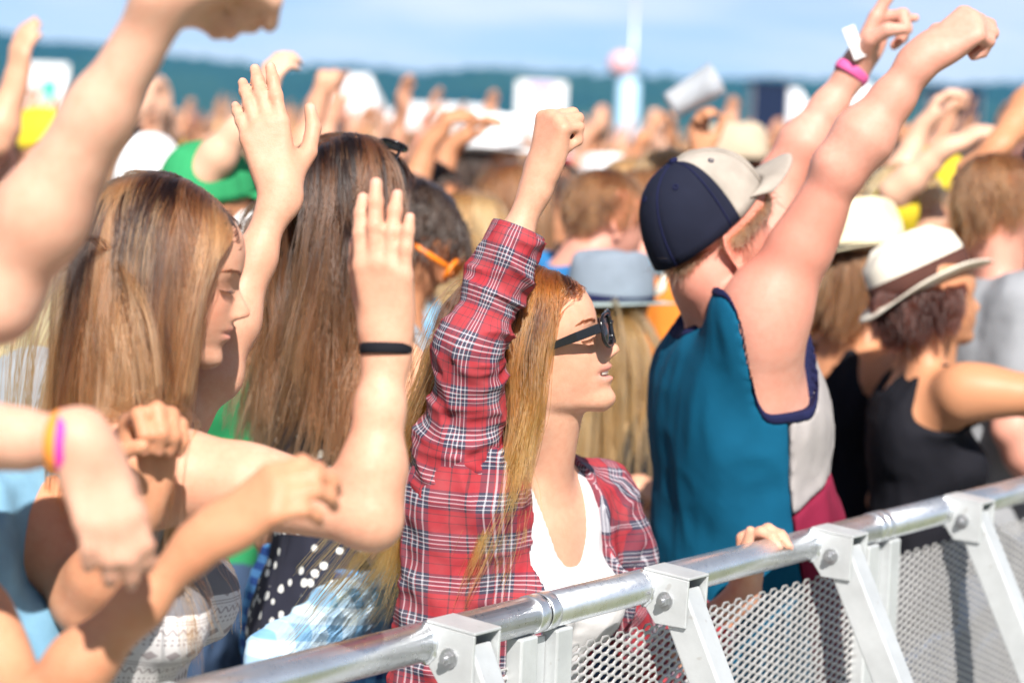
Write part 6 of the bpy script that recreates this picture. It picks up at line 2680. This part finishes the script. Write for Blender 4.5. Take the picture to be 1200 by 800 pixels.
def marquee(x0, x1, ytop, d, label, depth=6.0, side=True, eave=0.62):
    """white frame tent with a pitched roof between two photo columns"""
    a, b = px(x0, ytop, d), px(x1, ytop, d)
    H = max(3.6, a[2])
    he = gz(d) + (H - gz(d)) * eave
    g0 = gz(d)
    root = empty('marquee', ((a[0] + b[0]) / 2, d, g0), label, 'tent', 'tents beyond the crowd')
    xm = (a[0] + b[0]) / 2
    y0, y1 = d, d + depth
    r = MB()
    ov = 0.25
    r.add([(a[0] - ov, y0 - ov, he), (b[0] + ov, y0 - ov, he), (b[0] + ov, y1 + ov, he), (a[0] - ov, y1 + ov, he), (a[0] + (b[0] - a[0]) * 0.2, (y0 + y1) / 2, H), (b[0] - (b[0] - a[0]) * 0.2, (y0 + y1) / 2, H),
           (a[0] - ov, y0 - ov, he - 0.3), (b[0] + ov, y0 - ov, he - 0.3), (b[0] + ov, y1 + ov, he - 0.3), (a[0] - ov, y1 + ov, he - 0.3)],
          [(0, 1, 5, 4), (2, 3, 4, 5), (1, 2, 5), (3, 0, 4), (0, 6, 7, 1), (1, 7, 8, 2), (2, 8, 9, 3), (3, 9, 6, 0)])
    r.build('roof', M_TENT, root)
    w = MB().box((xm, (y0 + y1) / 2, (he - 0.05 + g0) / 2), ((b[0] - a[0]) / 2 - 0.05, depth / 2 - 0.05, (he - 0.05 - g0) / 2 - 0.01))
    w.build('wall', M_TENT, root)
    for xx in (a[0], b[0]):
        MB().tube([V(xx, y0 - 0.1, g0), V(xx, y0 - 0.1, he - 0.02)], 0.05, 8).build('pole', M_TRUSS, root)
    return root


def board(x0, x1, y0, y1, d, label, mat, name='banner', mark=None, marklabel=None):
    a, b = px(x0, y1, d), px(x1, y0, d)
    root = empty(name, ((a[0] + b[0]) / 2, d, gz(d)), label, 'banner')
    MB().box(((a[0] + b[0]) / 2, d, (a[2] + b[2]) / 2), ((b[0] - a[0]) / 2, 0.04, (b[2] - a[2]) / 2)).build('panel', mat, root, bevel=0.01)
    for xx in (a[0] + 0.05, b[0] - 0.05):
        MB().tube([V(xx, d + 0.08, gz(d)), V(xx, d + 0.08, b[2])], 0.035, 8).build('post', M_TRUSS, root)
    if mark:
        mark(root, a, b, d)
    return root


def green_mark(root, a, b, d):
    cx, cz = a[0] + (b[0] - a[0]) * 0.62, a[2] + (b[2] - a[2]) * 0.52
    w, h = (b[0] - a[0]) * 0.22, (b[2] - a[2]) * 0.22
    mb = MB()
    mb.add([(cx - w, d - 0.05, cz + h), (cx + w, d - 0.05, cz + h), (cx + w * 0.6, d - 0.05, cz + h * 0.2), (cx + w * 0.2, d - 0.05, cz - h), (cx - w * 0.2, d - 0.05, cz - h), (cx - w * 0.6, d - 0.05, cz + h * 0.2)], [(5, 4, 3, 2, 1, 0)])
    mb.build('emblem', M_SIGNGREEN, root)


board(24, 84, 76, 150, 48, 'white banner with a green emblem at the edge of the crowd', M_TENT, mark=green_mark)
marquee(382, 440, 84, 90, 'tall white frame tent beyond the raised hands')
marquee(442, 600, 117, 95, 'long low white tent on the field before the hill', 8, eave=0.7)
def lilac(root, a, b, d):
    MB().box(((a[0] + b[0]) / 2, d - 0.06, b[2] - (b[2] - a[2]) * 0.10), ((b[0] - a[0]) * 0.25, 0.012, (b[2] - a[2]) * 0.06)).build('print', M_PURPLE, root)
board(602, 664, 97, 190, 60, 'big white banner with a lilac print, posts behind the raised fist', M_TENT, mark=lilac)


def inflatable():
    d = 55.0
    a, t = px(733, 175, d), px(731, 92, d)
    root = empty('inflatable_column', (a[0], d, gz(d)), 'pale blue inflatable column with a pink ball on top', 'inflatable')
    mb = MB()
    mb.tube([V(a[0], d, gz(d)), V(a[0], d, gz(d) + 0.6), V(a[0], d, t[2] - 0.1), V(a[0], d, t[2])], [0.30, 0.32, 0.27, 0.16], 16)
    mb.build('column', M_PALEBLUE, root, smooth=True)
    c = px(727, 76, d)
    vs = []
    m = MB()
    pts = [V(c[0], d, c[2] - 0.30), V(c[0], d, c[2] - 0.22), V(c[0], d, c[2] - 0.08), V(c[0], d, c[2] + 0.08), V(c[0], d, c[2] + 0.22), V(c[0], d, c[2] + 0.30)]
    m.tube(pts, [0.05, 0.22, 0.31, 0.31, 0.22, 0.05], 18)
    m.build('ball', M_PINKV, root, smooth=True)


inflatable()


def flag_pole():
    d = 70.0
    b = px(737, 170, d)
    root = empty('flag_pole', (b[0], d, gz(d)), 'tall thin pole rising out of the crowd into the sky', 'pole')
    top = px(739, -30, d)
    MB().tube([V(b[0], d, gz(d)), V(b[0], d, top[2])], [0.09, 0.05], 10).build('mast', M_TRUSS, root, smooth=True)
    MB().tube([V(b[0], d, top[2] - 0.02), V(b[0], d, top[2] + 0.12)], [0.08, 0.03], 10).build('finial', M_TRUSS, root, smooth=True)


flag_pole()


def delay_tower(x0, x1, ytop, d, label, mat):
    a, b = px(x0, ytop, d), px(x1, ytop, d)
    H = a[2]
    root = empty('scaffold_tower', ((a[0] + b[0]) / 2, d, gz(d)), label, 'tower', 'towers beyond the crowd')
    dep = (b[0] - a[0]) * 0.9
    for xx in (a[0], b[0]):
        for yy in (d, d + dep):
            MB().tube([V(xx, yy, gz(d)), V(xx, yy, H)], 0.06, 8).build('leg', M_TRUSS, root)
    MB().box(((a[0] + b[0]) / 2, d - 0.08, H * 0.70), ((b[0] - a[0]) / 2, 0.03, H * 0.29)).build('scrim', mat, root)
    MB().box(((a[0] + b[0]) / 2, d + dep / 2, H + 0.06), ((b[0] - a[0]) / 2 + 0.15, dep / 2 + 0.15, 0.06)).build('roof', mat, root)
    for k in range(3):
        z = gz(d) + (H - gz(d)) * (0.1 + 0.3 * k)
        MB().tube([V(a[0], d + dep, z), V(b[0], d + dep, z + 0.2 * H)], 0.03, 6).build('brace', M_TRUSS, root)


delay_tower(882, 922, 99, 80, 'dark scaffold tower clad in navy scrim against the hill', M_SCRIM)
delay_tower(1088, 1146, 108, 75, 'broad navy clad tower behind the bent pale arms', M_SCRIM)
marquee(924, 952, 102, 85, 'small white tent beside the dark tower')
marquee(1000, 1040, 96, 88, 'white peaked tent behind the raised arms of the man in teal')
# ------------------------------------------------------------------ air between here and the hills
def build_haze():
    k = bpy.data.materials.new('haze_air')
    k.use_nodes = True
    nt = k.node_tree
    nt.nodes.clear()
    out = nt.nodes.new('ShaderNodeOutputMaterial')
    v = nt.nodes.new('ShaderNodeVolumePrincipled')
    v.inputs['Color'].default_value = (0.07, 0.45, 1.0, 1)
    v.inputs['Density'].default_value = 0.00012
    v.inputs['Anisotropy'].default_value = 0.0
    nt.links.new(v.outputs[0], out.inputs['Volume'])
    mb = MB().box((0, 0, 80), (7000, 7000, 84))
    o = mb.build('haze', k)
    tag(o, kind='stuff')


build_haze()
